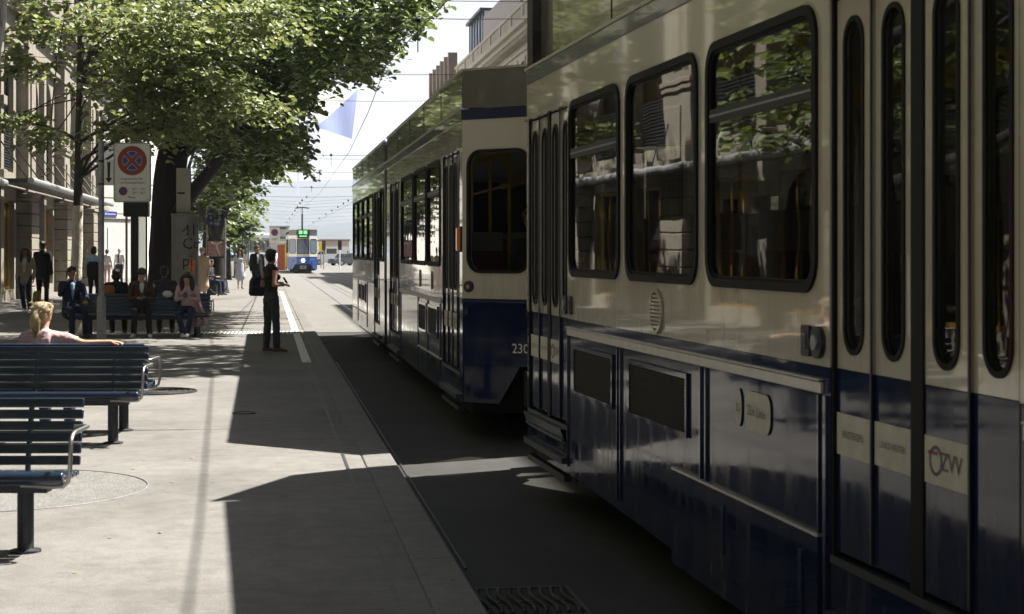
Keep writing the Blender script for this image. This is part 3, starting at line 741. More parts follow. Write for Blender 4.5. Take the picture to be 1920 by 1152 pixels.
EM_green = bpy.data.materials.new('destination display'); EM_green.use_nodes = True
_b = EM_green.node_tree.nodes['Principled BSDF']; _b.inputs['Base Color'].default_value = (.2, .6, .25, 1); _b.inputs['Emission Color'].default_value = (.25, .75, .3, 1); _b.inputs['Emission Strength'].default_value = .3
EM_lamp = bpy.data.materials.new('headlamp'); EM_lamp.use_nodes = True
_b = EM_lamp.node_tree.nodes['Principled BSDF']; _b.inputs['Emission Color'].default_value = (1, .97, .9, 1); _b.inputs['Emission Strength'].default_value = 4

# ---- near tram
def near_marks(t, TL, TRt):
    def grille(a, b_, z0, z1):
        b = MB(); T = TL; b.plate(rect(-b_, z0, -a, z1), [rect(-b_ + .025, z0 + .025, -a - .025, z1 - .025)], .012, T @ Matrix.Translation((0, 0, .010)), blue)
        b.box((-b_ + .02, z0 + .02, -.003), (-a - .02, z1 - .02, .0), dark_in, T)
        k = z0 + .03
        while k < z1 - .03: b.box((-b_ + .025, k, .0), (-a - .025, k + .006, .006), under, T); k += .016
        b.build('grille', t, 0)
    for a, b_ in ((9.6, 10.66), (8.05, 9.22), (2.6, 3.7)): grille(a, b_, .835, 1.15)
    b = MB()
    for a, b_ in ((6.20, 10.84), (2.0, 4.56)):
        b = MB(); b.box((-b_, 1.205, -.004), (-a, 1.25, .012), silver, TL); b.box((-b_, 1.252, -.004), (-a, 1.262, .018), silver, TL); b.build('trim_strip', t, 0, bevel=.003)
    b = MB()
    for q, z0, wd in ((9.49, .33, .012), (9.42, .33, .012), (7.83, .64, .022), (7.74, .64, .016), (10.85, .35, .012), (6.17, .2, .03), (6.24, .2, .015), (3.8, .3, .014)): b = MB(); b.box((-q - wd / 2, z0, -.003), (-q + wd / 2, 1.2, .008), navy, TL); b.build('panel_seam', t, 0)
    # lower skirt flaps, a little proud
    b = MB(); b.plate([(-8.3, .655), (-6.22, .655), (-6.22, .17), (-8.3, .185)], [], .04, TL @ Matrix.Translation((0, 0, .014)), blue)
    b.plate([(-10.84, .42), (-8.305, .42), (-8.305, .235), (-10.84, .30)], [], .03, TL @ Matrix.Translation((0, 0, -.012)), blue)
    b.box((-8.3, .655, -.01), (-6.22, .667, .017), silver, TL); b.box((-7.44, .38, .015), (-7.41, .6, .022), navy, TL); b.box((-6.42, .3, .015), (-6.38, .58, .022), navy, TL); b.build('skirt_flap', t, 0)
    b = MB(); b.plate([(-4.5, .62), (-2.0, .62), (-2.0, .18), (-4.5, .18)], [], .04, TL @ Matrix.Translation((0, 0, .014)), blue)
    b.build('skirt_flap', t, 0)
    b = MB(); b.add([TL @ V(p) for p in ((-12.28, .58, .03), (-10.95, .58, .03), (-10.95, .20, -.10), (-12.22, .16, -.12), (-12.28, .58, -.1), (-10.95, .58, -.1))], [(0, 1, 2, 3), (0, 4, 5, 1)], M('worn step plate', (.07, .08, .10), .35, .5, var=.3, vscale=8, bump=.1))
    for k in range(4):
        q = .50 - k * .09; b.box((-12.25, q, .03 - (.58 - q) * .35), (-10.97, q + .012, .044 - (.58 - q) * .35), dark_metal, TL)
    b.build('step_apron', t, 0)
    b = MB(); T = TL @ Matrix.Translation((-8.62, 1.435, .002)); b.plate(circ(0, 0, .118), [circ(0, 0, .10)], .012, T @ Matrix.Translation((0, 0, .014)), cream)
    b.plate(circ(0, 0, .10), [], .004, T @ Matrix.Translation((0, 0, .003)), M('vent recess', (.12, .11, .09), .5))
    for k in range(9):
        z = -.08 + k * .02; hw = math.sqrt(max(.0002, .1 ** 2 - z * z)); b.box((-hw, z - .006, .004), (hw, z + .006, .012), cream, T)
    b.build('vent', t, 0)
    for q in (10.75, 6.36):
        b = MB(); b.plate(rrect(-q - .045, 1.34, -q + .045, 1.46, .012), [], .015, TL @ Matrix.Translation((0, 0, .016)), dark_metal); b.box((-q - .02, 1.37, .016), (-q + .02, 1.43, .02), navy, TL); b.build('lock_plate', t, 0)
        b = MB(); b.plate(circ(-q + (.13 if q < 8 else -.13), 1.40, .062), [], .02, TL @ Matrix.Translation((0, 0, .02)), dark_metal); b.plate(circ(-q + (.13 if q < 8 else -.13), 1.40, .03), [], .02, TL @ Matrix.Translation((0, 0, .03)), galv); b.build('door_button', t, 0)
    b = MB(); T = TL @ Matrix.Translation((-7.02, 1.06, .004))
    b.plate([(p[0] - .0, p[1]) for p in rrect(-.13, -.085, .21, .085, .06)], [], .003, T, sticker); b.plate([(-.22 + .045 * math.cos(q), .085 * math.sin(q)) for q in np.linspace(0, 2 * PI, 24)[:-1]], [], .003, T, sticker)
    b.text('Züri Linie', .062, T @ Matrix.Translation((.04, 0, .002)), M_print); b.text('ZL', .05, T @ Matrix.Translation((-.22, 0, .002)), M_print); b.build('badge', t, 0)
hd = R(2.01)
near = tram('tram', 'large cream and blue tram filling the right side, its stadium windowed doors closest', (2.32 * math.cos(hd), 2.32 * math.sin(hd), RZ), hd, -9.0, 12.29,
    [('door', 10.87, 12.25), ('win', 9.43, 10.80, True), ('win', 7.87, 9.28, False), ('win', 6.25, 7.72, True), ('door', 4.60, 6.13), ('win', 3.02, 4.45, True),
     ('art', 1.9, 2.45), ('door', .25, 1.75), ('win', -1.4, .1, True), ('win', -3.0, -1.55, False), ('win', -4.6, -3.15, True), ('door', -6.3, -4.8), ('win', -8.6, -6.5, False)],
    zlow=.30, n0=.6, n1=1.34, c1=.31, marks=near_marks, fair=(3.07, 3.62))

# ---- tram ahead
def ahead_marks(t, TL, TRt):
    s0 = 15.76
    for a, b_ in ((18.0, 19.0), (19.25, 20.15), (30.8, 31.7), (31.9, 32.7)):
        b = MB(); b.plate(rect(-b_, .82, -a, 1.16), [rect(-b_ + .03, .85, -a - .03, 1.13)], .012, TL @ Matrix.Translation((0, 0, .01)), blue); b.box((-b_ + .02, .84, -.003), (-a - .02, 1.14, .002), dark_in, TL); b.build('grille', t, 0)
    b = MB()
    for a, b_ in ((17.66, 22.95), (28.6, 35.0)): b = MB(); b.box((-b_, 1.205, -.004), (-a, 1.25, .012), silver, TL); b.build('trim_strip', t, 0, bevel=.003)
    b = MB()
    for q in (17.75, 19.1, 20.3, 22.9, 24.9, 28.3, 30.3, 33.2): b = MB(); b.box((-q - .01, .4, -.003), (-q + .01, 1.2, .008), navy, TL); b.build('panel_seam', t, 0)
    b = MB(); b.box((-20.3, .62, -.003), (-17.7, .635, .01), silver, TL); b.build('sill_strip', t, 0); b = MB(); b.box((-34.9, .62, -.003), (-30.3, .635, .01), silver, TL); b.build('sill_strip', t, 0)
    p, q = V((0, s0, 0)), V((.6, s0 - .62 * .92, 0)); Ln = (q - p).length; T = frame(p, q - p, (0, 0, 1))
    b = MB(); b.box((-s0 - .10, 1.75, .001), (-s0 - .01, 1.97, .05), amber, TL); b.box((-s0 - .11, 1.74, .0), (-s0, 1.98, .02), dark_metal, TL); b.build('indicator', t, 0, bevel=.008)
    b = MB(); b.box((Ln - .065, 1.75, .001), (Ln + .005, 1.97, .045), amber, T); b.build('indicator', t, 0, bevel=.008)
    b = MB(); b.plate(circ(.08, 1.42, .052), [], .02, T @ Matrix.Translation((0, 0, .02)), dark_metal); b.plate(circ(.08, 1.42, .02), [], .01, T @ Matrix.Translation((0, 0, .025)), galv); b.build('lamp', t, 0)
    b = MB(); b.text('230', .125, T @ Matrix.Translation((Ln - .165, .86, .004)), sign_w); b.build('fleet_number', t, 0)
    b = MB(); b.box((.03, 1.16, .0), (.09, 1.22, .03), navy, T); b.build('catch', t, 0)
    for q in (18.6, 20.0):
        b = MB(); b.plate([(-q + .05 * math.cos(r), 1.43 + .1 * math.sin(r)) for r in np.linspace(0, 2 * PI, 20)[:-1]], [], .01, TL @ Matrix.Translation((0, 0, .012)), M_vent); b.build('vent', t, 0)
M_vent = M('vent cover', (.28, .22, .15), .5)
ahead = tram('tram', 'cream and blue tram ahead with rounded rear window, amber lamps and fleet number 230', (1.84, 0, RZ), R(.15), 15.76, 35.2,
    [('door', 15.97, 17.55), ('win', 17.72, 19.12, True), ('win', 19.25, 20.82, True), ('win', 20.95, 22.75, True), ('door', 23.06, 24.9), ('art', 25.45, 26.0),
     ('win', 26.1, 26.9, False), ('door', 27.0, 28.5), ('win', 28.65, 30.1, True), ('win', 30.2, 31.65, True), ('win', 31.75, 33.2, True), ('win', 33.3, 34.9, False)],
    zlow=.33, n0=.62, n1=.75, c0=.5, marks=ahead_marks, fair=(3.07, 3.42), fair_in=.0)

# ---- tram in the distance
cream_far = M('sunlit cream paint', (.72, .71, .66), .3, var=.03, coat=.4)  # same cream livery, sun and haze on the far tram put into the colour
glass_far = M('tram windscreen', (.16, .20, .27), .08, spec=.9)  # sky reflection put into the base colour as grey blue
def far_marks(t, TL, TRt):
    b = MB(); b.box((.68, -.80, 2.75), (1.52, -.50, 3.42), dark_metal); b.build('destination_box', t, 0)
    b = MB(); b.box((.76, -.815, 3.06), (1.05, -.803, 3.34), EM_green); b.box((1.13, -.815, 3.06), (1.42, -.803, 3.34), EM_green); b.box((.80, -.815, 2.85), (1.40, -.803, 2.95), EM_green); b.build('display', t, 0)
    for x, y, r_ in ((1.1, -.60, .13), (.30, -.34, .06), (1.9, -.34, .06)): b = MB(); b.tube([(x, y, 1.02), (x, y - .06, 1.02)], r_, EM_lamp if r_ > .1 else galv, 16); b.build('headlight', t, 40)
    b = MB(); b.box((.45, -.72, .12), (1.75, -.55, .72), rubber); b.box((.85, -.75, .36), (1.35, -.721, .62), galv); b.build('bumper', t, 0, bevel=.03)
    b = MB(); b.tube([(1.15, -.66, 2.65), (1.5, -.66, 1.9)], .02, dark_metal, 6); b.build('wiper', t, 0)
    b = MB(); b.tube([(1.1, 3, 3.4), (1.1, 3.6, 4.4), (1.1, 2.6, 5.15)], .05, galv, 6); b.tube([(.55, 2.6, 5.15), (1.1, 2.6, 5.22), (1.65, 2.6, 5.15)], .05, dark_metal, 6); b.tube([(1.1, 2.9, 3.45), (1.1, 2.9, 4.7)], .07, dark_metal, 8); b.build('pantograph', t, 40)
D3 = 133.0
c = A(568, D3, RZ)
far = tram('tram', 'small distant cream and blue tram facing us with green destination board', (c.x - 1.1, c.y, RZ), 0, 0, 20,
    [('win', .6, 2.0, False), ('door', 2.2, 3.6), ('win', 4, 5.5, False), ('win', 5.7, 7.2, False), ('win', 7.4, 9, False), ('art', 9.6, 10.2), ('win', 11, 12.5, False), ('win', 12.8, 14.3, False), ('door', 15, 16.5), ('win', 17, 18.6, False)],
    n0=.62, marks=far_marks, inside=False, fair=(3.07, 3.4), plain=True)
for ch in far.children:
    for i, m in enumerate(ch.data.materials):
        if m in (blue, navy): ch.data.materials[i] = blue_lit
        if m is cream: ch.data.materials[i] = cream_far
    for c2 in ch.children:
        for i, m in enumerate(c2.data.materials):
            if m is glass_front: c2.data.materials[i] = glass_far
# the far driver's cab would be see-through without a floor and a back wall
b = MB(); b.box((.06, 0, .8), (2.14, 20, .85), grey_pl); b.box((.08, 1.9, .86), (2.12, 1.95, 2.8), dark_metal); b.build('cab_wall', far, 0)
# ============================================================ TREES
def leaf_mesh(name, parent, C, AX, NR, S, seed, mats=None):
    """one crown: every leaf is two folded quads"""
    rg = np.random.default_rng(seed); n = len(C); mats = mats or leaf_mats
    AX = AX / np.linalg.norm(AX, axis=1, keepdims=True); NR = NR - AX * np.sum(AX * NR, 1, keepdims=True); NR /= np.linalg.norm(NR, axis=1, keepdims=True) + 1e-9
    SD = np.cross(AX, NR)
    loc = np.array([(0, 0, 0), (.44, .22, .10), (.40, .68, .07), (0, 1.05, -.10), (-.40, .68, .07), (-.44, .22, .10)])
    Sx = S[:, None]
    vs = np.stack([C + Sx * (p[0] * SD + p[1] * AX + p[2] * NR) for p in loc], 1).reshape(-1, 3)
    vs -= np.array(OFF.get(parent.name, V()))
    base = (np.arange(n) * 6)[:, None]
    q = np.concatenate([base + np.array([[0, 1, 2, 3]]), base + np.array([[0, 3, 4, 5]])], 1).reshape(-1)
    me = bpy.data.meshes.new(name)
    me.vertices.add(n * 6); me.vertices.foreach_set('co', vs.astype(np.float32).ravel())
    me.loops.add(n * 8); me.loops.foreach_set('vertex_index', q.astype(np.int32))
    me.polygons.add(n * 2); me.polygons.foreach_set('loop_start', np.arange(0, n * 8, 4, dtype=np.int32)); me.polygons.foreach_set('loop_total', np.full(n * 2, 4, dtype=np.int32))
    for m in mats: me.materials.append(m)
    me.polygons.foreach_set('material_index', np.repeat(rg.choice(len(mats), n, p=[.5, .3, .2]), 2).astype(np.int32))
    me.update(calc_edges=True); me.validate()
    o = bpy.data.objects.new(name, me); COL.objects.link(o); o.parent = parent; return o

def sprays(rg, centers, outdir, per, length, size, droop=.25, flat=.35):
    """twigs at centers pointing along outdir, leaves alternate along each twig and face upwards"""
    n = len(centers); k = per
    d = outdir + rg.normal(0, .35, (n, 3)); d[:, 2] = d[:, 2] * .5 - droop * rg.random(n); d /= np.linalg.norm(d, axis=1, keepdims=True)
    tt = np.linspace(0, 1, k)[None, :, None]
    L = (length * (.6 + .8 * rg.random(n)))[:, None, None]
    C = centers[:, None, :] + d[:, None, :] * tt * L; C[:, :, 2] -= (tt[:, :, 0] ** 2) * L[:, :, 0] * .22
    sd = np.cross(d, np.array([0, 0, 1.0])); sd /= np.linalg.norm(sd, axis=1, keepdims=True) + 1e-9
    sign = np.where(np.arange(k) % 2 == 0, 1, -1)[None, :, None]
    AX = d[:, None, :] * .5 + sd[:, None, :] * sign * .9 + rg.normal(0, .25, (n, k, 3)); AX[:, :, 2] -= .25
    NR = np.zeros((n, k, 3)); NR[:, :, 2] = 1; NR += rg.normal(0, flat, (n, k, 3))
    C += rg.normal(0, .02, (n, k, 3))
    S = size * (.65 + .7 * rg.random(n * k))
    return C.reshape(-1, 3), AX.reshape(-1, 3), NR.reshape(-1, 3), S

def in_poly(px, py, poly):
    r = np.zeros(len(px), bool); j = len(poly) - 1
    for i in range(len(poly)):
        xi, yi = poly[i]; xj, yj = poly[j]
        r ^= ((yi > py) != (yj > py)) & (px < (xj - xi) * (py - yi) / (yj - yi + 1e-12) + xi); j = i
    return r
def pix3(px, py, D):
    px, py, D = map(np.asarray, (px, py, D))
    return np.array((0, 0, CAMZ))[None] + np.array(FW)[None] * D[:, None] + np.array(RT)[None] * ((px - CX) / F * D)[:, None] + np.array(UP)[None] * ((HOR - py) / F * D)[:, None]

def limb(b, p0, p1, r0, r1, m, rg, sag=.3, n=7):
    p0, p1 = V(p0), V(p1); pts = []; L = (p1 - p0).length
    o = V(rg.normal(0, .05 * L, 3))
    for k in range(n):
        q = k / (n - 1); p = p0.lerp(p1, q); p = p + o * math.sin(q * PI) + V((0, 0, sag * L * .25 * math.sin(q * PI))); pts.append(p)
    b.tube(pts, [r0 + (r1 - r0) * (k / (n - 1)) for k in range(n)], m, 7)

def tree(name, label, trunk, rad, clumps, per, size, length, seed, bark_m, white_to=None, limbs=9, fork=None, group=None, droop=.25, flat=.35, limb_r=.4, mats=None):
    """trunk: list of points; clumps: (N,3) twig positions"""
    rg = np.random.default_rng(seed)
    t = thing(name, label, 'tree', trunk[0], group=group)
    b = MB(); N = len(trunk)
    pts = []; rr = []
    for k in range(24):
        q = k / 23 * (N - 1); i = min(int(q), N - 2); p = V(trunk[i]).lerp(V(trunk[i + 1]), q - i)
        pts.append(p + V((rg.normal(0, .02 * rad), rg.normal(0, .02 * rad), 0))); f = k / 23
        rr.append(rad * (1.0 - .55 * f) * (1.35 if k == 0 else 1.12 if k == 1 else 1))
    b.tube(pts, rr, bark_m, 14)
    fk = V(fork) if fork else pts[14]
    ctr = np.array(fk)
    idx = rg.choice(len(clumps), min(limbs * 3, len(clumps)), replace=False)
    for n_, i in enumerate(idx):
        tgt = V(clumps[i])
        if n_ < limbs:
            cand = [p for p in pts[8:] if p.z < tgt.z + .3] or [pts[10]]
            s = min(cand, key=lambda p: abs((tgt.z - p.z) - .45 * (V((tgt.x, tgt.y, 0)) - V((p.x, p.y, 0))).length))
            limb(b, s, tgt, rad * limb_r, rad * .05, bark_m, rg)
        else:
            j = idx[rg.integers(0, limbs)]; s = V(clumps[j]).lerp(fk, .4); limb(b, s, tgt, rad * limb_r * .4, .012, bark_m, rg, .1)
    tr = b.build('trunk', t, 60)
    if white_to:
        b = MB(); pp = [p for p in pts if p.z <= white_to]; pp.append(pp[-1] + (pts[len(pp)] - pp[-1]).normalized() * max(.02, white_to - pp[-1].z))
        b.tube(pp, [rr[i] * 1.05 + .004 for i in range(len(pp))], lime_wash, 14); b.build('lime_wash', tr, 60)
    out = clumps - ctr[None]; out[:, 2] *= .4; out /= np.linalg.norm(out, axis=1, keepdims=True) + 1e-6
    leaf_mesh('crown', t, *sprays(rg, clumps, out, per, length, size, droop, flat), seed + 1, mats)
    return t

def clump_px(spec, D, dd, seed, dens):
    """ellipsoidal clumps (px, py, rpx, rpy, weight) at depth D +- dd"""
    rg = np.random.default_rng(seed); out = []
    for px, py, rx, ry, wt in spec:
        n = int(dens * wt * rx * ry / 1000); d0 = D + (rg.uniform(-1.9, -.3) if px > 190 else rg.uniform(0, dd))
        u = rg.normal(0, .5, (n, 3)); out.append(pix3(px + u[:, 0] * rx, py + u[:, 1] * ry, d0 + u[:, 2] * rx * D / F * .9))
    return np.concatenate(out)

def poly_volume(poly, D0, D1, n, seed, holes=0, grow=0):
    """points in a deep volume, gathered in clumps, with empty pockets"""
    rg = np.random.default_rng(seed); xs = [p[0] for p in poly]; ys = [p[1] for p in poly]
    px = rg.uniform(min(xs), max(xs), n * 4); py = rg.uniform(min(ys), max(ys), n * 4); D = rg.uniform(D0, D1, n * 4)
    k = in_poly(px, py, poly); Q = pix3(px[k], py[k], D[k])[:n]
    # pockets
    if holes:
        hc = Q[rg.choice(len(Q), holes)]; hr = rg.uniform(.35, .9, holes); keep = np.ones(len(Q), bool)
        for c, r in zip(hc, hr): keep &= np.sum(((Q - c) / np.array([1, 1, .55])) ** 2, 1) > r * r
        Q = Q[keep]
    return Q

# ---- young linden with the lime-washed stem
D = 34.0
tk = [A(145, D), A(143, D) + V((0, 0, 1.2)), A(147, D) + V((0, 0, 2.9)), A(150, D) + V((0, 0, 5.0)), A(153, D) + V((.0, .1, 7.4))]
spec = [(62, 225, 55, 26, 1.0), (105, 255, 42, 24, .9), (40, 120, 50, 30, .8), (90, 50, 70, 50, .8), (240, 40, 150, 45, 1), (345, 60, 125, 45, 1), (300, 120, 120, 40, 1), (250, 170, 110, 36, 1),
        (330, 205, 125, 24, 1.1), (425, 195, 85, 20, 1.2), (180, 100, 60, 45, .8), (275, 235, 65, 24, 1), (390, 150, 60, 24, 1), (455, 35, 80, 36, 1), (140, -40, 260, 60, .35), (180, -150, 230, 80, .2), (205, 240, 40, 18, .8), (490, 205, 40, 12, 1)]
tree('young_linden_tree', 'young linden with white lime washed stem and bright layered leaves, nearest the sign', tk, .125, clump_px(spec, D, 1.5, 11, 25), 10, .11, .55, 21, bark, white_to=2.55, limbs=12, limb_r=.3, mats=young_leaf, flat=.6)

# ---- big old lindens along the tram stop
polyB = [(215, -60), (812, -60), (785, 22), (752, 60), (715, 90), (698, 118), (668, 146), (588, 155), (542, 200), (535, 230), (566, 257), (548, 286), (578, 320), (545, 308), (500, 300), (470, 330), (430, 300), (400, 290), (360, 262), (300, 262), (230, 245)]
polyBt = [(100, -330), (1000, -330), (960, -60), (150, -60)]
QB = np.concatenate([poly_volume(polyB, 37.5, 49, 3500, 5, 34), poly_volume([q for q in polyB if q[0] > 560] + [(560, 284), (545, -60)], 34.5, 38, 420, 7, 6), poly_volume(polyBt, 42, 50, 500, 6, 10)])
DB = 43.5
tkB = [A(314, DB), A(314, DB) + V((0, 0, 1.5)), A(318, DB) + V((0, 0, 3.6)), A(330, DB) + V((.3, 0, 6)), A(360, DB) + V((.6, .2, 9))]
tree('old_linden_tree', 'largest linden with thick black trunk behind the no stopping sign, crown reaching over the tracks', tkB, .56, QB, 10, .142, .6, 31, bark_dark, limbs=16, limb_r=.34)
polyC = [(372, -60), (600, -60), (585, 120), (552, 210), (540, 262), (528, 322), (500, 332), (478, 372), (500, 380), (466, 390), (440, 380), (400, 392), (384, 372), (360, 300)]
QC = poly_volume(polyC, 51, 62, 1900, 9, 22)
DC = 67.0
tkC = [A(406, DC), A(406, DC) + V((0, 0, 2)), A(408, DC) + V((0, 0, 4.5)), A(420, DC) + V((.5, .3, 8))]
tree('old_linden_tree', 'second old linden whose dark trunk stands behind the blue stop panel', tkC, .40, QC, 10, .15, .65, 41, bark_dark, limbs=12, limb_r=.36)
# near trunk leaning into the upper left corner
DN = 17.0
tkN = [A(-120, DN), A(-100, DN) + V((0, 0, 1.5)), A(-62, DN) + V((0, 0, 2.9)), A(-20, DN) + V((0, 0, 4.2)), A(40, DN) + V((0, .3, 7.5))]
rg_ = np.random.default_rng(4)
QN = np.stack([rg_.uniform(-8.3, -4.1, 1000), rg_.uniform(12, 22, 1000), rg_.uniform(3.9, 9.5, 1000)], 1)
pxn = None
tree('street_tree', 'dark trunk of a nearer tree leaning in at the upper left corner', tkN, .33, QN, 8, .15, .55, 51, bark_dark, limbs=10, limb_r=.3)
# further trees of the row beside and behind the camera: they shade the street and show in the tram's paint
for i, (X, Y, lab) in enumerate(((-5.6, 3.5, 'street tree left of the camera, mirrored in the near tram'), (-5.8, -8, 'street tree behind the camera, mirrored in the near tram'), (-6.2, 25.5, 'street tree by the shop fronts left of the nearest benches'))):
    rg_ = np.random.default_rng(80 + i); q0 = V((X, Y, 0))
    Q = np.stack([rg_.uniform(X - (3 if i < 2 else 1.9), X + (2.8 if i < 2 else 1.3), 900), rg_.uniform(Y - 4.5, Y + (4.5 if i < 2 else 2.5), 900), rg_.uniform(4.8 if i < 2 else 3.4, 11.5 if i < 2 else 9, 900)], 1)
    tree('street_tree', lab, [q0, q0 + V((0, 0, 2)), q0 + V((.1, 0, 4)), q0 + V((.3, .1, 7))], .26, Q, 8, .16, .6, 90 + i, bark_dark, limbs=8, limb_r=.3)
rg_ = np.random.default_rng(99); q0 = V((6.4, 30, RZ))  # unseen tree added for its crown's shade on the pavement by the benches
Q = np.stack([rg_.uniform(.6, 7.5, 1000), rg_.uniform(25.5, 32.5, 1000), rg_.uniform(7.2, 11.5, 1000)], 1)
tree('street_tree', 'unseen street tree behind the tram ahead, added to shade the pavement', [q0, q0 + V((0, 0, 3)), q0 + V((-.3, 0, 6)), q0 + V((-1.5, 0, 9))], .26, Q, 8, .17, .6, 120, bark_dark, limbs=10, limb_r=.3)
# far bright green trees
for i, (px, Dd, hh, lab) in enumerate(((428, 98, 4.6, 'distant sunlit green tree beyond the stop panel'), (384, 82, 5.0, 'green tree between the two old linden trunks in the distance'))):
    c0 = A(px, Dd); rg_ = np.random.default_rng(60 + i); u = rg_.normal(0, .42, (420, 3))
    Q = np.array(c0)[None] + u * np.array((1.5, 1.6, 1.5))[None] + np.array((0, 0, hh - 1.2))[None]
    tree('distant_tree', lab, [c0, c0 + V((0, 0, 2)), c0 + V((.1, 0, hh - 1))], .16, Q, 7, .24, .6, 70 + i, bark, limbs=6)

# ============================================================ BENCHES
def bench_parts(L, label, loc, rot):
    t = thing('bench', label, 'bench', loc, rot, 'blue slatted benches', world=False); h = L / 2
    b = MB()
    for k, (y, z) in enumerate(((.17, .425), (.085, .428), (.0, .432), (-.085, .436))): b.box((-h, y - .037, z - .028), (h, y + .037, z), bench_blue)
    b.tube([(-h, -.165, .425), (h, -.165, .425)], .036, bench_blue, 12)
    b.build('seat', t, 30, bevel=.008)
    b = MB()
    for k in range(6):
        q = k / 5; y = .225 + .09 * q; z = .475 + .315 * q
        T = Matrix.Translation((0, y, z)) @ Matrix.Rotation(R(-16), 4, 'X'); b.box((-h, -.014, -.026), (h, .014, .026), bench_blue, T)
    b.build('backrest', t, 30, bevel=.006)
    b = MB()
    for x in (-h + .30, h - .30, 0): b.tube([(x, .245, .40), (x, .262, .50), (x, .345, .79)], .016, bench_leg, 8)
    b.box((-h + .12, -.05, .33), (h - .12, .07, .395), bench_leg)
    for x in (-h + .25, h - .25, 0): b.box((x - .02, -.15, .385), (x + .02, .24, .405), bench_leg)
    b.build('frame', t, 30)
    for sx in (-1, 1):
        b = MB(); x = sx * (h - .25)
        b.lathe([(.085, 0), (.085, .012), (.045, .02), (.045, .34)], bench_leg, (x, .01, 0), 16); b.build('leg', t, 40)
        b = MB(); X = sx * (h + .045)
        pts = [(sx * (h - .04), .25, .66), (X - sx * .02, .24, .665), (X, .20, .667), (X, -.10, .667), (X, -.16, .655), (X, -.195, .62), (X, -.20, .56), (X - sx * .004, -.20, .46), (X - sx * .015, -.19, .41), (X - sx * .045, -.175, .385), (X - sx * .1, -.15, .378), (x, -.08, .376)]
        b.tube(pts, .0125, steel, 10); b.build('armrest', t, 60)
    return t
def place_end(px, py, L, rot):   # so that the right-hand leg stands on this spot
    g_ = G(px, py); q = Matrix.Rotation(rot, 3, 'Z') @ V((L / 2 - .25, .01, 0)); return g_ - q
L1 = 1.95; r1 = R(-7)
bench_parts(L1, 'nearest blue slatted bench, cut by the left edge, facing the camera', place_end(48, 1035, L1, r1), r1)
bp2 = place_end(212, 832, L1, r1)
b2 = bench_parts(L1, 'blue slatted bench facing the camera, back to back with the occupied one', bp2, r1)
gq = G(232, 808); q = Matrix.Rotation(r1 + PI, 3, 'Z') @ V((-(L1 / 2 - .25), .01, 0))
BL = gq - q
dup(b2, BL, r1 + PI, 'blue slatted bench facing away with the blonde woman leaning on its backrest')
L2 = 2.6; FB = A(368, 33.0); fbx = FB + V((-(L2 / 2 - .25), 0, 0))
b3 = bench_parts(L2, 'long dark blue bench in the tree shade with people looking at their phones', fbx, 0)
fby = fbx + V((0, .98, 0))
dup(b3, fby, PI, 'shaded bench behind, whose sitters show only their backs')

# ============================================================ STREET FURNITURE
def ground_pole(b, p, r, h, m): b.tube([p, p + V((0, 0, h))], r, m, 12)
# sign on its pole
D = 31.2; sp = A(190, D); k = D / F
t = thing('street_sign', 'rectangular no stopping sign with red and blue disc on a grey pole', 'sign', sp)
b = MB(); b.tube([sp + V((0, 0, .0)), sp + V((0, 0, (HOR - 266) * k + CAMZ))], .052, galv, 14); b.build('pole', t, 50)
b = MB(); zt = CAMZ + (HOR - 556) * k; b.lathe([(.082, 0), (.082, zt - .06), (.074, zt - .02), (.054, zt + .02)], galv, sp, 18); b.build('sleeve', t, 50)
bx = A(248, D - .06); bw, bh = .34, .545; zc = CAMZ + (HOR - 324) * k
TS = frame((bx.x, bx.y, zc), RT, UP)
b = MB(); b.plate(rrect(-bw, -bh, bw, bh, .05), [rrect(-bw + .02, -bh + .02, bw - .02, bh - .02, .035)], .05, TS @ Matrix.Translation((0, 0, .012)), galv)
b.plate(rrect(-bw + .01, -bh + .01, bw - .01, bh - .01, .04), [], .03, TS, galv); b.build('rim', t, 0)
b = MB(); b.plate(rrect(-bw + .021, -bh + .021, bw - .021, bh - .021, .035), [], .002, TS @ Matrix.Translation((0, 0, .005)), sign_w)
for x, y in ((-.28, .49), (.28, .49), (-.28, -.49), (.28, -.49)): b.plate(circ(x, y, .012, 10), [], .002, TS @ Matrix.Translation((0, 0, .008)), galv)
b.build('face', t, 0)
def nostop(b, cx, cy, r, T, cross=2):
    b.plate(circ(cx, cy, r, 40), [], .001, T, sign_r)
    if cross == 2:
        for q in range(4):
            a = q * PI / 2; ri = r * .66
            for rr_, m_, w_ in ((ri, M_rim, 0), (ri - r * .03, sign_b, .0012)):
                ins = r * .13 + (r * .03 if m_ is sign_b else 0); half = math.acos(min(1, ins / rr_)) - PI / 4
                pts = [(ins * math.sqrt(2), 0)] + [(rr_ * math.cos(x), rr_ * math.sin(x)) for x in np.linspace(-(PI / 4 - math.asin(ins / rr_)), PI / 4 - math.asin(ins / rr_), 10)]
                pts = [(cx + x * math.cos(a) - y * math.sin(a), cy + x * math.sin(a) + y * math.cos(a)) for x, y in pts]
                b.plate(pts, [], .001, T @ Matrix.Translation((0, 0, .0012 + w_)), m_)
    else:
        b.plate(circ(cx, cy, r * .76, 30), [], .001, T @ Matrix.Translation((0, 0, .0012)), sign_b)
        d = r * .76 * .707; w_ = r * .09
        b.plate([(cx - d - w_, cy + d - w_), (cx - d + w_, cy + d + w_), (cx + d + w_, cy - d + w_), (cx + d - w_, cy - d - w_)][::-1], [], .001, T @ Matrix.Translation((0, 0, .0024)), sign_r)
M_rim = M('pale sign line', (.55, .50, .60), .5)
b = MB(); Ts = TS @ Matrix.Translation((0, 0, .0075)); nostop(b, 0, .215, .268, Ts); b.build('no_stopping_disc', t, 0)
b = MB(); nostop(b, -.165, -.34, .08, Ts, 1); b.build('no_parking_disc', t, 0)
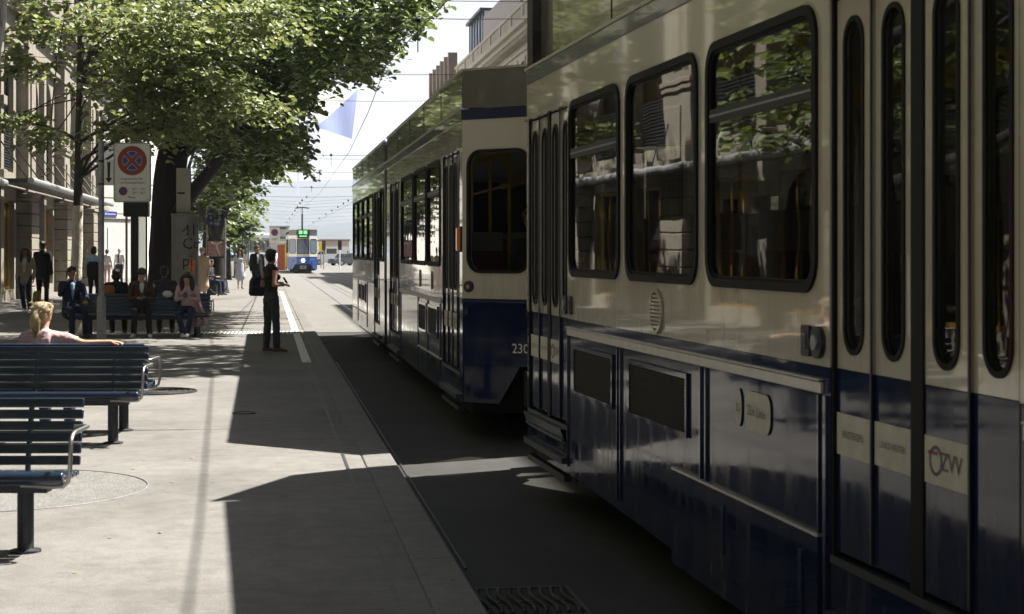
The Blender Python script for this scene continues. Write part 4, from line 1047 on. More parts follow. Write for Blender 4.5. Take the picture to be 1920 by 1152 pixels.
b = MB(); b.text('ausgenommen Ein-', .060, Ts @ Matrix.Translation((0, -.115, 0)), black, sx=.92); b.text('und Aussteigenlassen', .060, Ts @ Matrix.Translation((0, -.185, 0)), black, sx=.9)
for y, s1_, s2_ in ((-.305, '05', '10'), (-.375, '20', '06')):
    for x, s_, sup in ((.03, s1_, '00'), (.175, s2_, '00')):
        b.text(s_, .062, Ts @ Matrix.Translation((x, y, 0)), black); b.text(sup, .032, Ts @ Matrix.Translation((x + .055, y + .012, 0)), black)
    b.text('-', .06, Ts @ Matrix.Translation((.115, y, 0)), black)
b.box((-.02, -.465, 0), (.12, -.44, .001), galv, Ts @ Matrix.Rotation(R(-8), 4, 'Z')); b.build('lettering', t, 0)
ax_ = A(204, D - .06); TA = frame((ax_.x, ax_.y, zc), RT, UP)
b = MB(); b.plate(rect(-.085, -.235, .085, .235), [], .012, TA, sign_w); b.plate([(-.03, .19), (-.02, -.10), (-.062, -.10), (0, -.19), (.062, -.10), (.02, -.10), (.03, .19)], [], .001, TA @ Matrix.Translation((0, 0, .002)), black); b.build('arrow_plate', t, 0)
b = MB()
for z in (zc + .21, zc - .21): b.lathe([(.06, -.018), (.06, .018)], dark_metal, sp + V((0, 0, z)), 14); b.box((-.02, z - zc - .012, -.04), (.33, z - zc + .012, -.015), dark_metal, TA)
b.build('clamp', t, 0)
# kiosk, advertising column
D = 45.0; t = thing('phone_booth', 'dark framed glass booth with flat roof box behind the sign', 'booth', A(253, D))
k = D / F
def bxp(b, px0, px1, py0, py1, D, dep, m): a = P(px0, py0, D); c_ = P(px1, py1, D); b.box((a.x, a.y, c_.z), (c_.x, a.y + dep, a.z), m)
b = MB(); bxp(b, 231, 277, 378, 406, D, .8, dark_metal); b.build('roof', t, 0, bevel=.02)
b = MB(); bxp(b, 245, 259, 406, 588, D + .05, .2, dark_metal); bxp(b, 235, 239, 406, 588, D + .06, .06, M('brass post', (.35, .28, .14), .4, .6)); bxp(b, 273, 276, 406, 588, D + .05, .08, dark_metal); b.build('frame', t, 0)
b = MB(); a = P(260, 407, D + .1); c_ = P(273, 570, D + .1); b.add([(a.x, a.y, c_.z), (c_.x, c_.y, c_.z), (c_.x, c_.y, a.z), (a.x, a.y, a.z)], [(0, 1, 2, 3)], glass_clear); b.build('pane', t, 0)
D = 41.0; k = D / F; c0 = A(347, D); zt = CAMZ + (HOR - 405) * k; rr = 25 * k
silver_p = M('silver poster column', (.22, .22, .22), .42, .3, var=.15, vscale=4)
t = thing('advertising_column', 'round silver poster column with large black letters and orange motif', 'column', c0)
b = MB(); b.lathe([(rr * 1.03, 0), (rr * 1.03, .25), (rr, .28), (rr, zt), (rr * 1.04, zt + .01), (rr * 1.04, zt + .05), (rr * .4, zt + .07)], silver_p, c0, 40); b.build('drum', t, 30)
def wrap(b, body, size, ang, z, m):
    q = MB(); q.text(body, size, _id(), m, 'LEFT'); a0 = math.atan2(-FW.y, -FW.x) + ang
    b.add([(c0.x + (rr + .006) * math.cos(a0 + v.x / rr), c0.y + (rr + .006) * math.sin(a0 + v.x / rr), z + v.y) for v in q.v], q.f, m)
b = MB()
for s_, py in (('41°', 433), ('Co', 458), ('pi', 490)): wrap(b, s_, .38, R(-2), CAMZ + (HOR - py) * k, black)
a0 = math.atan2(-FW.y, -FW.x) + R(38); z0 = CAMZ + (HOR - 500) * k
b.add([(c0.x + (rr + .006) * math.cos(a0 + x), c0.y + (rr + .006) * math.sin(a0 + x), z0 + z) for x, z in ((-.25, -.2), (.25, -.2), (.35, .12), (0, .22), (-.2, .1))], [(0, 1, 2, 3, 4)], orange)
b.build('lettering', t, 0)
b = MB(); a = P(331, 316, D); b.box((a.x, a.y - .1, zt + .08), (a.x + .32, a.y + .25, CAMZ + (HOR - 316) * k), stone_l)
b.box((a.x + .02, a.y - .115, zt + .52), (a.x + .2, a.y - .1, zt + .56), dark_metal); b.build('light_box', t, 0, bevel=.02)
# stop totem
D = 65.0; k = D / F; c0 = A(405, D)
t = thing('stop_panel', 'tall framed tram stop panel with dark blue timetable board and colourful poster', 'sign', c0)
b = MB()
for px in (388, 422): q = A(px, D); b.tube([q, q + V((0, 0, CAMZ + (HOR - 390) * k))], .035, galv, 8)
b.tube([P(388, 390, D), P(391, 385, D), P(419, 385, D), P(422, 390, D)], .035, galv, 8); q0, q1 = P(388, 527, D), P(422, 527, D); b.tube([q0, q1], .025, dark_metal, 6)
b.build('frame', t, 50)
navy_p = M('stop board blue', (.02, .035, .10), .35)
def board(px0, px1, py0, py1, dz, m): a = P(px0, py0, D - dz); c_ = P(px1, py1, D - dz); return a, c_
b = MB(); a, c_ = board(389, 421, 389, 424, .03, 0); b.box((a.x, a.y, c_.z), (c_.x, a.y + .05, a.z), navy_p)
TT = frame(P(391, 405, D - .05), (1, 0, 0), UP); b.text('Kantonalbank', .11, TT @ Matrix.Translation((0, .08, 0)), sign_w, 'LEFT'); b.text('9', .13, TT @ Matrix.Translation((.05, -.09, 0)), sign_w, 'LEFT'); b.text('11', .13, TT @ Matrix.Translation((.03, -.29, 0)), sign_w, 'LEFT')
for j in range(3): b.box((.22, -.05 - j * .06, 0), (.46, -.035 - j * .06, .002), sign_w, TT); b.box((.22, -.25 - j * .05, 0), (.42, -.24 - j * .05, .002), sign_w, TT)
b.build('timetable_board', t, 0)
b = MB(); a, c_ = board(388, 422, 450, 484, .03, 0); b.box((a.x, a.y, c_.z), (c_.x, a.y + .05, a.z), dark_metal)
pm = M('poster print', (.30, .07, .03), .5, var=.8, vscale=9, col2=(.35, .33, .36)); b.box((a.x + .03, a.y - .004, c_.z + .06), (c_.x - .03, a.y - .001, a.z - .05), pm)
T_ = frame((a.x + .36, a.y - .006, (a.z + c_.z) / 2), (1, 0, 0), UP)
b.tube([T_ @ V(p) for p in ((-.2, .24, 0), (0, .18, 0), (.2, .25, 0))], .03, stone_w, 6); b.tube([T_ @ V(p) for p in ((.0, .18, 0), (.03, -.02, 0), (.14, -.27, 0))], [.05, .04, .02], stone_w, 6); b.build('poster', t, 0)
c1 = A(409, 62.5); t = thing('bicycle_hoop', 'round steel bicycle hoop under the stop panel', 'bike rack', c1)
b = MB(); b.tube([c1 + V((.33 * math.cos(a), 0, .42 + .33 * math.sin(a))) for a in np.linspace(-PI / 2, PI * 1.5, 25)], .022, dark_metal, 6); b.build('hoop', t, 60)
b = MB(); b.tube([c1, c1 + V((0, 0, .1))], .03, dark_metal, 6); b.build('foot', t, 60)
# poles to the lake
for i, px in enumerate((440, 447, 455, 459.5, 462.5, 465.5)):
    c = A(px, 1.95 * F / (500 - px))
    if i == 0:
        t = thing('post', 'one of the dark slim posts lined up along the pavement edge towards the lake', 'post', c, 0, 'dark posts towards the lake', world=False)
        b = MB(); b.tube([(0, 0, 0), (0, 0, 2.95)], .07, dark_metal, 10); b.build('shaft', t, 50)
        b = MB(); b.lathe([(.1, 2.95), (.1, 3.02), (.03, 3.06)], dark_metal, (0, 0, 0), 10); b.lathe([(.14, 0), (.14, .1), (.08, .14)], dark_metal, (0, 0, 0), 10); b.build('cap', t, 50)
        p0 = t
    else: dup(p0, c)
c = A(429, 105); t = thing('litter_bin', 'grey cylindrical litter bin on the sunny pavement behind the walking woman', 'bin', c)
b = MB(); b.lathe([(.22, 0), (.24, .05), (.25, 1.0), (.22, 1.05)], galv, c, 20); b.build('drum', t, 40)
b = MB(); b.lathe([(.26, 1.06), (.26, 1.14), (.1, 1.2)], dark_metal, c, 20); b.build('lid', t, 40)
# distant no-parking sign
D = 112.0; c = A(511, D); t = thing('parking_sign', 'small distant white sign with red rimmed blue disc beside the far tram', 'sign', c)
b = MB(); b.tube([c - V((.16, 0, 0)), P(506.5, 424, D)], .04, galv, 8); b.build('pole', t, 50)
T_ = frame(P(515, 441, D - .08), RT, UP); b = MB(); b.plate(rrect(-.33, -.5, .33, .5, .04), [], .02, T_, sign_w); b.build('face', t, 0)
b = MB(); nostop(b, 0, .17, .23, T_ @ Matrix.Translation((0, 0, .004)), 1); b.build('disc', t, 0)
b = MB(); b.box((-.2, -.25, .003), (.2, -.22, .006), M_print, T_); b.box((-.2, -.33, .003), (.15, -.30, .006), M_print, T_); b.build('lettering', t, 0)
# traffic signals
lens_off = M('dark lens', (.05, .02, .015), .3)
for px, py, D, lab in ((607, 452, 165, 'traffic signal nearest the right flank of the distant tram'), (637, 451, 158, 'traffic signal on a white pole in front of the dark car')):
    c = A(px, D, RZ); t = thing('traffic_signal', lab, 'traffic light', c); zt = P(px, py, D).z
    b = MB(); b.tube([c, V((c.x, c.y, zt))], .055, white if px > 620 else galv, 8); b.build('pole', t, 50)
    b = MB(); b.box((c.x - .17, c.y - .22, zt - .9), (c.x + .17, c.y - .06, zt), rubber); b.build('head', t, 0, bevel=.02)
    b = MB()
    for j in range(3): b.tube([(c.x, c.y - .23, zt - .16 - j * .29), (c.x, c.y - .30, zt - .16 - j * .29)], .11, lens_off, 12)
    b.build('lens', t, 40)
# kiosk blocks near the far tram
c = A(530, 150, RZ); t = thing('orange_kiosk', 'orange red kiosk with yellow side left of the distant tram', 'kiosk', c)
b = MB(); bxp(b, 520, 534, 459, 507, 150, 1.2, M('kiosk red', (.38, .09, .04), .5)); b.build('wall', t, 0, bevel=.03)
b = MB(); bxp(b, 534.2, 539, 456, 507, 149.8, 1.4, yellow); b.build('side_panel', t, 0, bevel=.03)
b = MB(); bxp(b, 519, 540, 453, 456, 149.5, 1.9, white); b.build('roof', t, 0)
c = A(602, 175, RZ); t = thing('yellow_post_sign', 'tall yellow sign board right of the distant tram', 'sign', c)
b = MB(); bxp(b, 598, 605, 455, 472, 175, .15, yellow); b.build('board', t, 0, bevel=.02)
b = MB(); b.tube([c, P(602, 472, 175)], .06, galv, 8); b.build('pole', t, 50)
# vehicles
def car(name, label, c, rot, prof, wid, paint, wins_, wheel_x, wr=.32):
    t = thing(name, label, 'car' if 'van' not in name else 'van', c, rot, world=False)
    T = frame((0, -wid / 2, 0), (1, 0, 0), (0, 0, 1), (0, -1, 0))
    b = MB(); b.plate(prof, [], wid, T, paint); b.build('body', t, 0, bevel=.05)
    for sy in (0, 1):
        for wq in wins_:
            b = MB(); b.plate(wq, [], .012, T @ Matrix.Translation((0, 0, .006 if sy == 0 else -wid + .006)), glass_dark); b.build('window', t, 0)
        for x in wheel_x:
            b = MB(); y = -wid / 2 - .01 if sy == 0 else wid / 2 + .01; s = 1 if sy == 0 else -1
            b.tube([(x, y, wr), (x, y + s * .2, wr)], wr, rubber, 18); o = b.build('wheel', t, 40)
            b = MB(); b.tube([(x, y - s * .012, wr), (x, y + s * .05, wr)], wr * .6, galv, 12); b.build('rim', o, 40)
    x0 = min(p[0] for p in prof); x1 = max(p[0] for p in prof)
    for sy in (-1, 1):
        b = MB(); b.box((x0 - .012, sy * wid * .36 - .14, .62), (x0 + .05, sy * wid * .36 + .14, .78), galv); b.build('headlight', t, 0)
    xa, za = wins_[0][0]; xb, zb = wins_[0][-1]
    b = MB(); b.add([(xa - .12, -wid * .42, za), (xa - .12, wid * .42, za), (xb - .10, wid * .36, zb), (xb - .10, -wid * .36, zb)], [(0, 1, 2, 3)], glass_dark); b.build('windscreen', t, 0)
    return t
glass_dark = M('car glass', (.012, .014, .016), .08, spec=.8)
VAN = [(-2.4, .28), (2.4, .28), (2.45, 1.0), (2.4, 2.2), (2.2, 2.32), (-1.0, 2.32), (-1.35, 2.2), (-1.95, 1.28), (-2.4, 1.1), (-2.5, .7)]
HATCH = [(-2.0, .25), (2.0, .25), (2.08, .7), (2.0, 1.0), (1.55, 1.45), (1.2, 1.5), (-.1, 1.5), (-.5, 1.42), (-1.05, .98), (-1.9, .82), (-2.05, .5)]
vw = [[(-1.72, 1.34), (-.75, 1.34), (-.75, 2.08), (-1.18, 2.08)], [(-.6, 1.4), (.7, 1.4), (.7, 2.05), (-.6, 2.05)]]
hw = [[(-.95, 1.0), (.25, 1.0), (.25, 1.4), (-.42, 1.4)], [(.33, 1.0), (1.5, 1.0), (1.3, 1.38), (.33, 1.4)]]
car('white_van', 'white van parked on the square right of the distant tram', A(618, 215, RZ), R(10), VAN, 1.9, M('van white', (.75, .75, .73), .3, coat=.5), vw, (-1.55, 1.5), .36)
car('dark_car', 'dark grey hatchback right of the white van near the tram ahead', A(648, 205, RZ), R(35), HATCH, 1.75, M('car graphite', (.05, .055, .065), .25, .4, coat=.6), hw, (-1.25, 1.25))
car('white_car', 'pale car left of the distant tram behind the standing woman', A(513, 190, RZ), R(-60), HATCH, 1.75, M('car white', (.72, .72, .72), .3, coat=.5), hw, (-1.25, 1.25))
car('silver_car', 'silver car half hidden between the walking man and the kiosk', A(496, 200, RZ), R(70), HATCH, 1.75, M('car silver', (.45, .46, .48), .3, .6, coat=.5), hw, (-1.25, 1.25))

# ============================================================ OVERHEAD LINE AND BANNERS
def wire(label, pts, r, name='overhead_wire', cat='wire', n=14, group=None):
    b = MB(); P_ = [V(p) for p in pts]; out = []
    for i in range(len(P_) - 1):
        for k in range(n): out.append(P_[i].lerp(P_[i + 1], k / n))
    out.append(P_[-1]); b.tube(out, r, dark_metal, 6); return b.build(name, None, 60, label=label, cat=cat, group=group)
ZW = 5.5
def wz(px, py): return P(px, py, (ZW - CAMZ) * F / (HOR - py))
wire('long dark contact wire curving down the street above the trams', [V((3.4, -6, ZW)), V((3.1, 12, ZW))] + [wz(*q) for q in ((840, 0), (725, 120), (690, 212), (655, 285), (600, 362))] + [V((3.0, 170, ZW)), V((3.0, 300, ZW))], .010)
wire('second thinner contact wire over the far track', [V((6.7, 10, ZW)), V((6.7, 150, ZW)), V((6.2, 300, ZW))], .012)
for i, (Dy, z0, z1, lab) in enumerate(((33, 6.1, 6.2, 'span wire crossing the street from the tree over the tram ahead'), (37, 7.2, 7.0, 'upper thin span wire crossing beside the cream cornice'), (46, 6.4, 6.4, 'span wire crossing just above the banner'), (60, 6.9, 6.9, 'span wire holding the top of the blue and white banner'),
        (60.2, 4.85, 4.9, 'span wire holding the foot of the blue and white banner'), (78, 6.0, 6.0, 'thin span wire beyond the banner'), (95, 6.0, 6.0, 'faint span wire above the narrow blue flag'), (112, 5.8, 5.8, 'fainter span wire under the narrow blue flag'), (126, 5.6, 5.6, 'far span wire just before the distant tram'))):
    L_, R_ = V((-8.4, Dy, z0 + .5)), V((13.9, Dy, z1 + .5)); mid = [L_.lerp(R_, q) - V((0, 0, .5 * math.sin(q * PI))) for q in np.linspace(0, 1, 12)]
    wire(lab, mid, .008 if i < 5 else .012, 'span_wire', n=2)
    if i in (0, 5, 6, 7, 8):
        for j, X in enumerate((2.9, 6.7)):
            c = V((X, Dy, z0 - .05)); b = MB(); b.lathe([(.02, 0), (.06, .03), (.06, .1), (.02, .13)], dark_metal, c, 8); b.tube([c, V((X, Dy, ZW))], .012, dark_metal, 5)
            b.build('insulator', None, 40, label='small insulator hanging on the %s above the %s track' % (lab.split(' crossing')[0].split(' beyond')[0].split(' above')[0].split(' under')[0].split(' just')[0] + (' nearest the camera', '', '', '', '', ' beyond the banner', ' above the narrow flag', ' below the narrow flag', ' before the distant tram')[i], ('near', 'far')[j]), cat='insulator')
for Dy, sk in ((17.4, .3), (18.1, -.35)): wire('span wire overhead with its thin shadow on the pavement, ' + ('the one nearer the camera' if sk > 0 else 'the farther one'), [V((-8.4, Dy, 6.9)), V((2.6, Dy + sk, 6.3)), V((14.5, Dy + 2 * sk, 6.9))], .012, 'span_wire', n=4)
for k, Dy in enumerate((142, 151, 163, 178, 196, 221, 250)):
    o = wire('one of the far span wires over the square beyond the distant tram', [V((-9, Dy, 6.2 + .3 * (k % 3))), V((3, Dy, 5.7)), V((16, Dy, 6.5))], .008, 'span_wire', n=3, group='far span wires')
    for X in (-3.5, 2.9, 6.7):
        b = MB(); b.lathe([(.03, 0), (.07, .05), (.07, .14), (.03, .18)], dark_metal, (X, Dy, 5.75), 6); b.build('insulator', None, 40, label='one of the tiny insulators on the far span wires', cat='insulator', group='far insulators')
cloth_b = bpy.data.materials.new('banner blue'); cloth_w = bpy.data.materials.new('banner white')
for m_, c1_, c2_ in ((cloth_b, (.22, .26, .46), (.29, .34, .56)), (cloth_w, (.78, .78, .78), (.6, .6, .6))):
    m_.use_nodes = True; t_ = m_.node_tree; t_.nodes.remove(t_.nodes['Principled BSDF'])
    d_ = t_.nodes.new('ShaderNodeBsdfDiffuse'); d_.inputs[0].default_value = (*c1_, 1); k_ = t_.nodes.new('ShaderNodeBsdfTranslucent'); k_.inputs[0].default_value = (*c2_, 1)
    a_ = t_.nodes.new('ShaderNodeAddShader'); t_.links.new(d_.outputs[0], a_.inputs[0]); t_.links.new(k_.outputs[0], a_.inputs[1]); t_.links.new(a_.outputs[0], t_.nodes['Material Output'].inputs['Surface'])
D = 61.0
b = MB(); n = 10; bl = P(590, 238, D); br = P(660, 261, D); tr_ = P(671, 166, D); tl = P(590, 168, D)
# diagonal division from lower left to upper right: white above, blue below
def bil(u, v): q = bl.lerp(br, u).lerp(tl.lerp(tr_, u), v); return q + V((0, .025 * math.sin(u * 7 + v * 2), 0))
for tri, m_ in ((0, cloth_b), (1, cloth_w)):
    for i in range(n):
        for j in range(n):
            q = [(i / n, j / n), ((i + 1) / n, j / n), ((i + 1) / n, (j + 1) / n), (i / n, (j + 1) / n)]
            if tri == 0 and j < i: b.add([bil(*x) for x in q], [(0, 1, 2, 3)], m_)
            if tri == 1 and j > i: b.add([bil(*x) for x in q], [(0, 1, 2, 3)], m_)
            if i == j: b.add([bil(*x) for x in ((q[0], q[1], q[2]) if tri == 0 else (q[0], q[2], q[3]))], [(0, 1, 2)], m_)
b.build('street_banner', None, 60, label='large blue and white diagonal banner hanging over the street beside the leaves', cat='banner')
D = 100.0; b = MB(); q = [P(556, 318, D), P(560.5, 316, D), P(561, 368, D), P(557, 366, D)]
b.add([q[0], q[1] + V((0, .5, 0)), q[2] + V((0, .5, 0)), q[3]], [(0, 1, 2, 3)], cloth_b); b.build('street_banner', None, 60, label='narrow blue flag seen edge on above the distant tram', cat='banner')
# ============================================================ PEOPLE
skin_l = M('skin', (.50, .30, .21), .55, var=.06, vscale=6, spec=.35); skin_d = M('tanned skin', (.36, .20, .13), .55, var=.06, vscale=6, spec=.35)
def cloth(name, c, v=.15): return M(name, c, .85, var=v, vscale=9, bump=.25, bscale=14, spec=.2)
C_black = cloth('black cloth', (.014, .014, .016)); C_char = cloth('charcoal trousers', (.05, .05, .055)); C_pink = cloth('pale pink jersey', (.52, .36, .36), .08)
C_denim = cloth('blue denim', (.024, .034, .075)); C_brown = cloth('brown jacket', (.06, .034, .022)); C_grey = cloth('grey shirt', (.05, .05, .06)); C_white = cloth('white cotton', (.62, .61, .60), .06)
C_beige = cloth('beige linen', (.42, .34, .26), .1); C_navy = cloth('navy suit', (.018, .022, .05)); C_dress = cloth('grey blue dress', (.38, .40, .47), .12); C_sky = cloth('light blue shirt', (.30, .45, .62), .08); C_shirt = cloth('pale blue shirt', (.45, .47, .56), .06); C_olive = cloth('olive cap cloth', (.22, .20, .12))
shoe_w = M('white trainers', (.62, .61, .60), .6); shoe_k = M('black shoes', (.015, .014, .014), .45); shoe_t = M('brown flats', (.16, .07, .04), .5)
H_black = M('black hair', (.012, .010, .009), .45, var=.5, vscale=30, bump=.5, bscale=60, stretch=(6, 6, .7)); H_brown = M('brown hair', (.05, .028, .016), .5, var=.4, vscale=30, bump=.5, bscale=60, stretch=(6, 6, .7))
H_blond = M('blond hair', (.44, .34, .19), .45, var=.35, vscale=14, bump=.7, bscale=45, stretch=(7, 7, .7)); H_grey = M('grey hair', (.35, .33, .31), .6)
eye_m = M('eye', (.02, .015, .012), .2); lip_m = M('lip', (.30, .10, .08), .5)

def etube(pts, rad, right):
    """tapered tube with elliptical sections (rx along right, ry across)"""
    vs = []; fs = []; n = 14; N = len(pts)
    # round the ends with extra shrunken rings
    P_ = [V(p) for p in pts]; Rr = list(rad)
    d0 = (P_[0] - P_[1]).normalized(); d1 = (P_[-1] - P_[-2]).normalized()
    e0 = min(Rr[0]); e1 = min(Rr[-1])
    P_ = [P_[0] + d0 * e0 * .95, P_[0] + d0 * e0 * .6] + P_ + [P_[-1] + d1 * e1 * .6, P_[-1] + d1 * e1 * .95]
    Rr = [tuple(x * .3 for x in Rr[0]), tuple(x * .8 for x in Rr[0])] + Rr + [tuple(x * .8 for x in Rr[-1]), tuple(x * .3 for x in Rr[-1])]
    N = len(P_); ref = V(right)
    for i, p in enumerate(P_):
        d = (P_[min(i + 1, N - 1)] - P_[max(i - 1, 0)]).normalized()
        u = ref - d * ref.dot(d)
        u = u.normalized() if u.length > 1e-4 else d.orthogonal().normalized()
        w_ = d.cross(u)
        for k in range(n):
            a = 2 * PI * k / n; vs.append(p + u * math.cos(a) * Rr[i][0] + w_ * math.sin(a) * Rr[i][1])
    for i in range(N - 1):
        for k in range(n): fs.append((i * n + k, i * n + (k + 1) % n, (i + 1) * n + (k + 1) % n, (i + 1) * n + k))
    fs.append(tuple(reversed(range(n)))); fs.append(tuple((N - 1) * n + k for k in range(n)))
    return vs, fs

STAND = dict(pel=(0, 0, .93), wai=(0, -.01, 1.08), che=(0, .0, 1.26), upp=(0, .015, 1.39), nec=(0, .01, 1.45), hea=(0, -.015, 1.585),
             shL=(.175, .01, 1.385), elL=(.225, .03, 1.12), haL=(.225, -.05, .89), hipL=(.088, 0, .90), knL=(.10, -.02, .49), anL=(.10, .02, .085), toL=(.115, -.15, .035))
SIT = dict(pel=(0, .02, .53), wai=(0, .05, .68), che=(0, .05, .86), upp=(0, .03, .99), nec=(0, .01, 1.05), hea=(0, -.03, 1.185),
           shL=(.175, .03, .985), elL=(.21, .02, .72), haL=(.10, -.24, .70), hipL=(.09, 0, .52), knL=(.12, -.44, .50), anL=(.12, -.46, .085), toL=(.13, -.61, .04))
def person(label, loc, rot=0., h=1.7, pose=STAND, J=None, top=C_black, bot=C_char, skin=skin_l, shoe=shoe_k, hair=H_black, style='short', sleeve='long', dress=None, jacket=None, collar=None, vox=.016, hturn=0., hpitch=0., fat=1.0, hands=True, glasses=False, short_leg=False, curl=1.0, cap=None, female=False, group=None):
    j = {k: V(v) for k, v in pose.items()}
    for k in list(j):
        if k.endswith('L'): j[k[:-1] + 'R'] = V((-j[k].x, j[k].y, j[k].z))
    for k, v in (J or {}).items(): j[k] = V(v)
    s = h / 1.7
    prims = []   # (pts, radii, tag)
    X = V((1, 0, 0)); sh = (j['shL'] - j['shR']); sh = sh.normalized() if sh.length > .01 else X
    f = fat * (.93 if female else 1)
    hipw = .165 if not female else .170
    prims.append(([j['pel'], j['wai']], [(hipw * f, .115 * f), (.135 * f, .095 * f)], 'bot' if not dress else 'dress', X))
    tb = 1.06 if jacket else 1.0
    prims.append(([j['pel'].lerp(j['wai'], .45), j['wai'], j['che'], j['upp']], [(.15 * f * tb, .108 * f * tb), (.140 * f * tb, .10 * f * tb), (.165 * f * tb, .118 * f * tb), (.125 * f * tb, .085 * f * tb)], 'top', sh))
    if female: 
        fwd = sh.cross(V((0, 0, 1))) 
        prims.append(([j['che'] + sh * .07 - fwd * -.085, j['che'] - sh * .07 - fwd * -.085], [(.055, .055)] * 2, 'top', V((0, 0, 1))))
    prims.append(([j['shL'], j['upp'], j['shR']], [(.058 * f * tb, .058 * f * tb), (.07, .07), (.058 * f * tb, .058 * f * tb)], 'top', V((0, 1, 0))))
    prims.append(([j['upp'] + V((0, 0, .02)), j['nec'], j['hea'] + V((0, .01, -.06))], [(.062, .06), (.05, .052), (.05, .055)], 'skin', sh))
    HM = Matrix.Translation(j['hea']) @ Matrix.Rotation(hturn, 4, 'Z') @ Matrix.Rotation(hpitch, 4, 'X')
    def H(*p): return HM @ V(p)
    hx = (HM.to_3x3() @ X)
    prims.append(([H(0, .012, .045), H(0, .0, .0)], [(.073, .092), (.070, .085)], 'skin', hx)); prims.append(([H(0, -.01, .0), H(0, -.038, -.075)], [(.062, .07), (.036, .034)], 'skin', hx))
    prims.append(([H(0, -.083, .018), H(0, -.104, -.022)], [(.010, .010), (.015, .012)], 'skin', hx))
    for sx in (-1, 1): prims.append(([H(sx * .074, .012, .018), H(sx * .072, .015, -.02)], [(.010, .022), (.008, .014)], 'skin', hx))
    for S_ in 'LR':
        a, e, w_ = j['sh' + S_], j['el' + S_], j['ha' + S_]
        up_t = 'top' if sleeve in ('long', 'short') else 'skin'; lo_t = 'top' if sleeve == 'long' else 'skin'; k_ = 1.12 * (1.1 if jacket else 1) if sleeve == 'long' else 1
        if sleeve == 'short':
            m_ = a.lerp(e, .55); prims.append(([a, m_], [(.062 * f, .062 * f), (.056 * f, .056 * f)], 'top', X)); prims.append(([m_, e], [(.044 * f, .044 * f), (.038 * f, .038 * f)], 'skin', X))
        else: prims.append(([a, e], [(.052 * f * k_, .052 * f * k_), (.040 * f * k_, .040 * f * k_)], up_t, X))
        prims.append(([e, w_], [(.041 * f * k_, .041 * f * k_), (.029 * f * k_, .027 * f * k_)], lo_t, X))
        d = (w_ - e).normalized(); prims.append(([w_, w_ + d * .05], [(.028, .022), (.032, .016)], 'skin', V((0, 1, 0)) if abs(d.y) < .8 else X))
        hp, kn, an, to = (j[q + S_] for q in ('hip', 'kn', 'an', 'to'))
        lt = 'bot' if not (dress or short_leg) else 'skin'; kk = 1.10 if lt == 'bot' else .92
        prims.append(([hp, hp.lerp(kn, .5), kn], [(.088 * f * kk, .092 * f * kk), (.076 * f * kk, .08 * f * kk), (.056 * f * kk, .06 * f * kk)], 'bot' if (short_leg and not dress) else lt, X))
        prims.append(([kn, kn.lerp(an, .35), an + (kn - an).normalized() * .03], [(.055 * kk, .058 * kk), (.053 * kk, .060 * kk), (.040 * kk * (1.25 if lt == 'bot' else .85), .042 * kk * (1.25 if lt == 'bot' else .85))], lt, X))
        prims.append(([an + V((0, 0, .02)), an + V((0, 0, -.03))], [(.036, .04), (.036, .045)], 'shoe' if not female or lt == 'bot' else 'skin', X))
        prims.append(([an + (an - to).normalized() * .05 + V((0, 0, -.035)), an.lerp(to, .5) + V((0, 0, -.005)), to], [(.034, .035), (.042, .034), (.036, .026)], 'shoe', V((1, 0, 0))))
    if dress: prims.append(([j['wai'] + V((0, 0, .02)), j['pel'], j['pel'] + V((0, -.01, -.18)), j['pel'] + V((0, -.01, -.40))], [(.14, .105), (.18, .135), (.20, .16), (.225, .175)], 'dress', X))
    if jacket: prims.append(([j['che'], j['wai'], j['pel'], j['pel'] + V((0, .0, -.08))], [(.172 * f, .125 * f), (.158 * f, .118 * f), (.178 * f, .135 * f), (.180 * f, .138 * f)], 'top', X))
    if collar:   # an open front showing the shirt beneath
        fw_ = sh.cross(V((0, 0, 1))) * -1
        fy = V((0, -1, 0)); prims.append(([j['upp'] + fy * .075, j['che'] + fy * .105, j['wai'] + fy * .092], [(.055, .03), (.05, .03), (.035, .03)], 'collar', X))
    # merge and remesh into one skin
    vs = []; fs = []
    for pts, rad, tg, rt in prims:
        a, b_ = etube(pts, rad, rt); o = len(vs); vs += a; fs += [[i + o for i in q] for q in b_]
    me = bpy.data.meshes.new('tmp'); me.from_pydata([v * s for v in vs], [], fs); ob = bpy.data.objects.new('tmp', me); COL.objects.link(ob)
    rm = ob.modifiers.new('r', 'REMESH'); rm.mode = 'VOXEL'; rm.voxel_size = vox * s; sm = ob.modifiers.new('s', 'SMOOTH'); sm.factor = .5; sm.iterations = 5
    m2 = bpy.data.meshes.new_from_object(ob.evaluated_get(bpy.context.evaluated_depsgraph_get())); bpy.data.objects.remove(ob); bpy.data.meshes.remove(me)
    n = len(m2.vertices); co0 = None; co = np.empty(n * 3, np.float32); m2.vertices.foreach_get('co', co); co = co.reshape(-1, 3)
    fv = np.array([p.vertices[0] for p in m2.polygons]); fc = np.empty(len(m2.polygons) * 3, np.float32); m2.polygons.foreach_get('center', fc); fc = fc.reshape(-1, 3) / s
    best = np.full(len(fc), 1e9); tagi = np.zeros(len(fc), int); tags = ['skin', 'top', 'bot', 'shoe', 'dress', 'collar']
    for pts, rad, tg, rt in prims:
        for i in range(len(pts) - 1):
            a = np.array(pts[i]); bq = np.array(pts[i + 1]); ab = bq - a; L = max(1e-9, float(ab @ ab))
            q = np.clip(((fc - a) @ ab) / L, 0, 1); r0 = sum(rad[i]) / 2; r1_ = sum(rad[i + 1]) / 2
            dd = np.linalg.norm(fc - (a + q[:, None] * ab), axis=1) - (r0 + (r1_ - r0) * q)
            if tg == 'collar': dd -= .012
            if tg == 'dress': dd -= .03
            k = dd < best; best[k] = dd[k]; tagi[k] = tags.index(tg)
    # folds in the cloth, none on skin
    vt = np.zeros(n, bool)
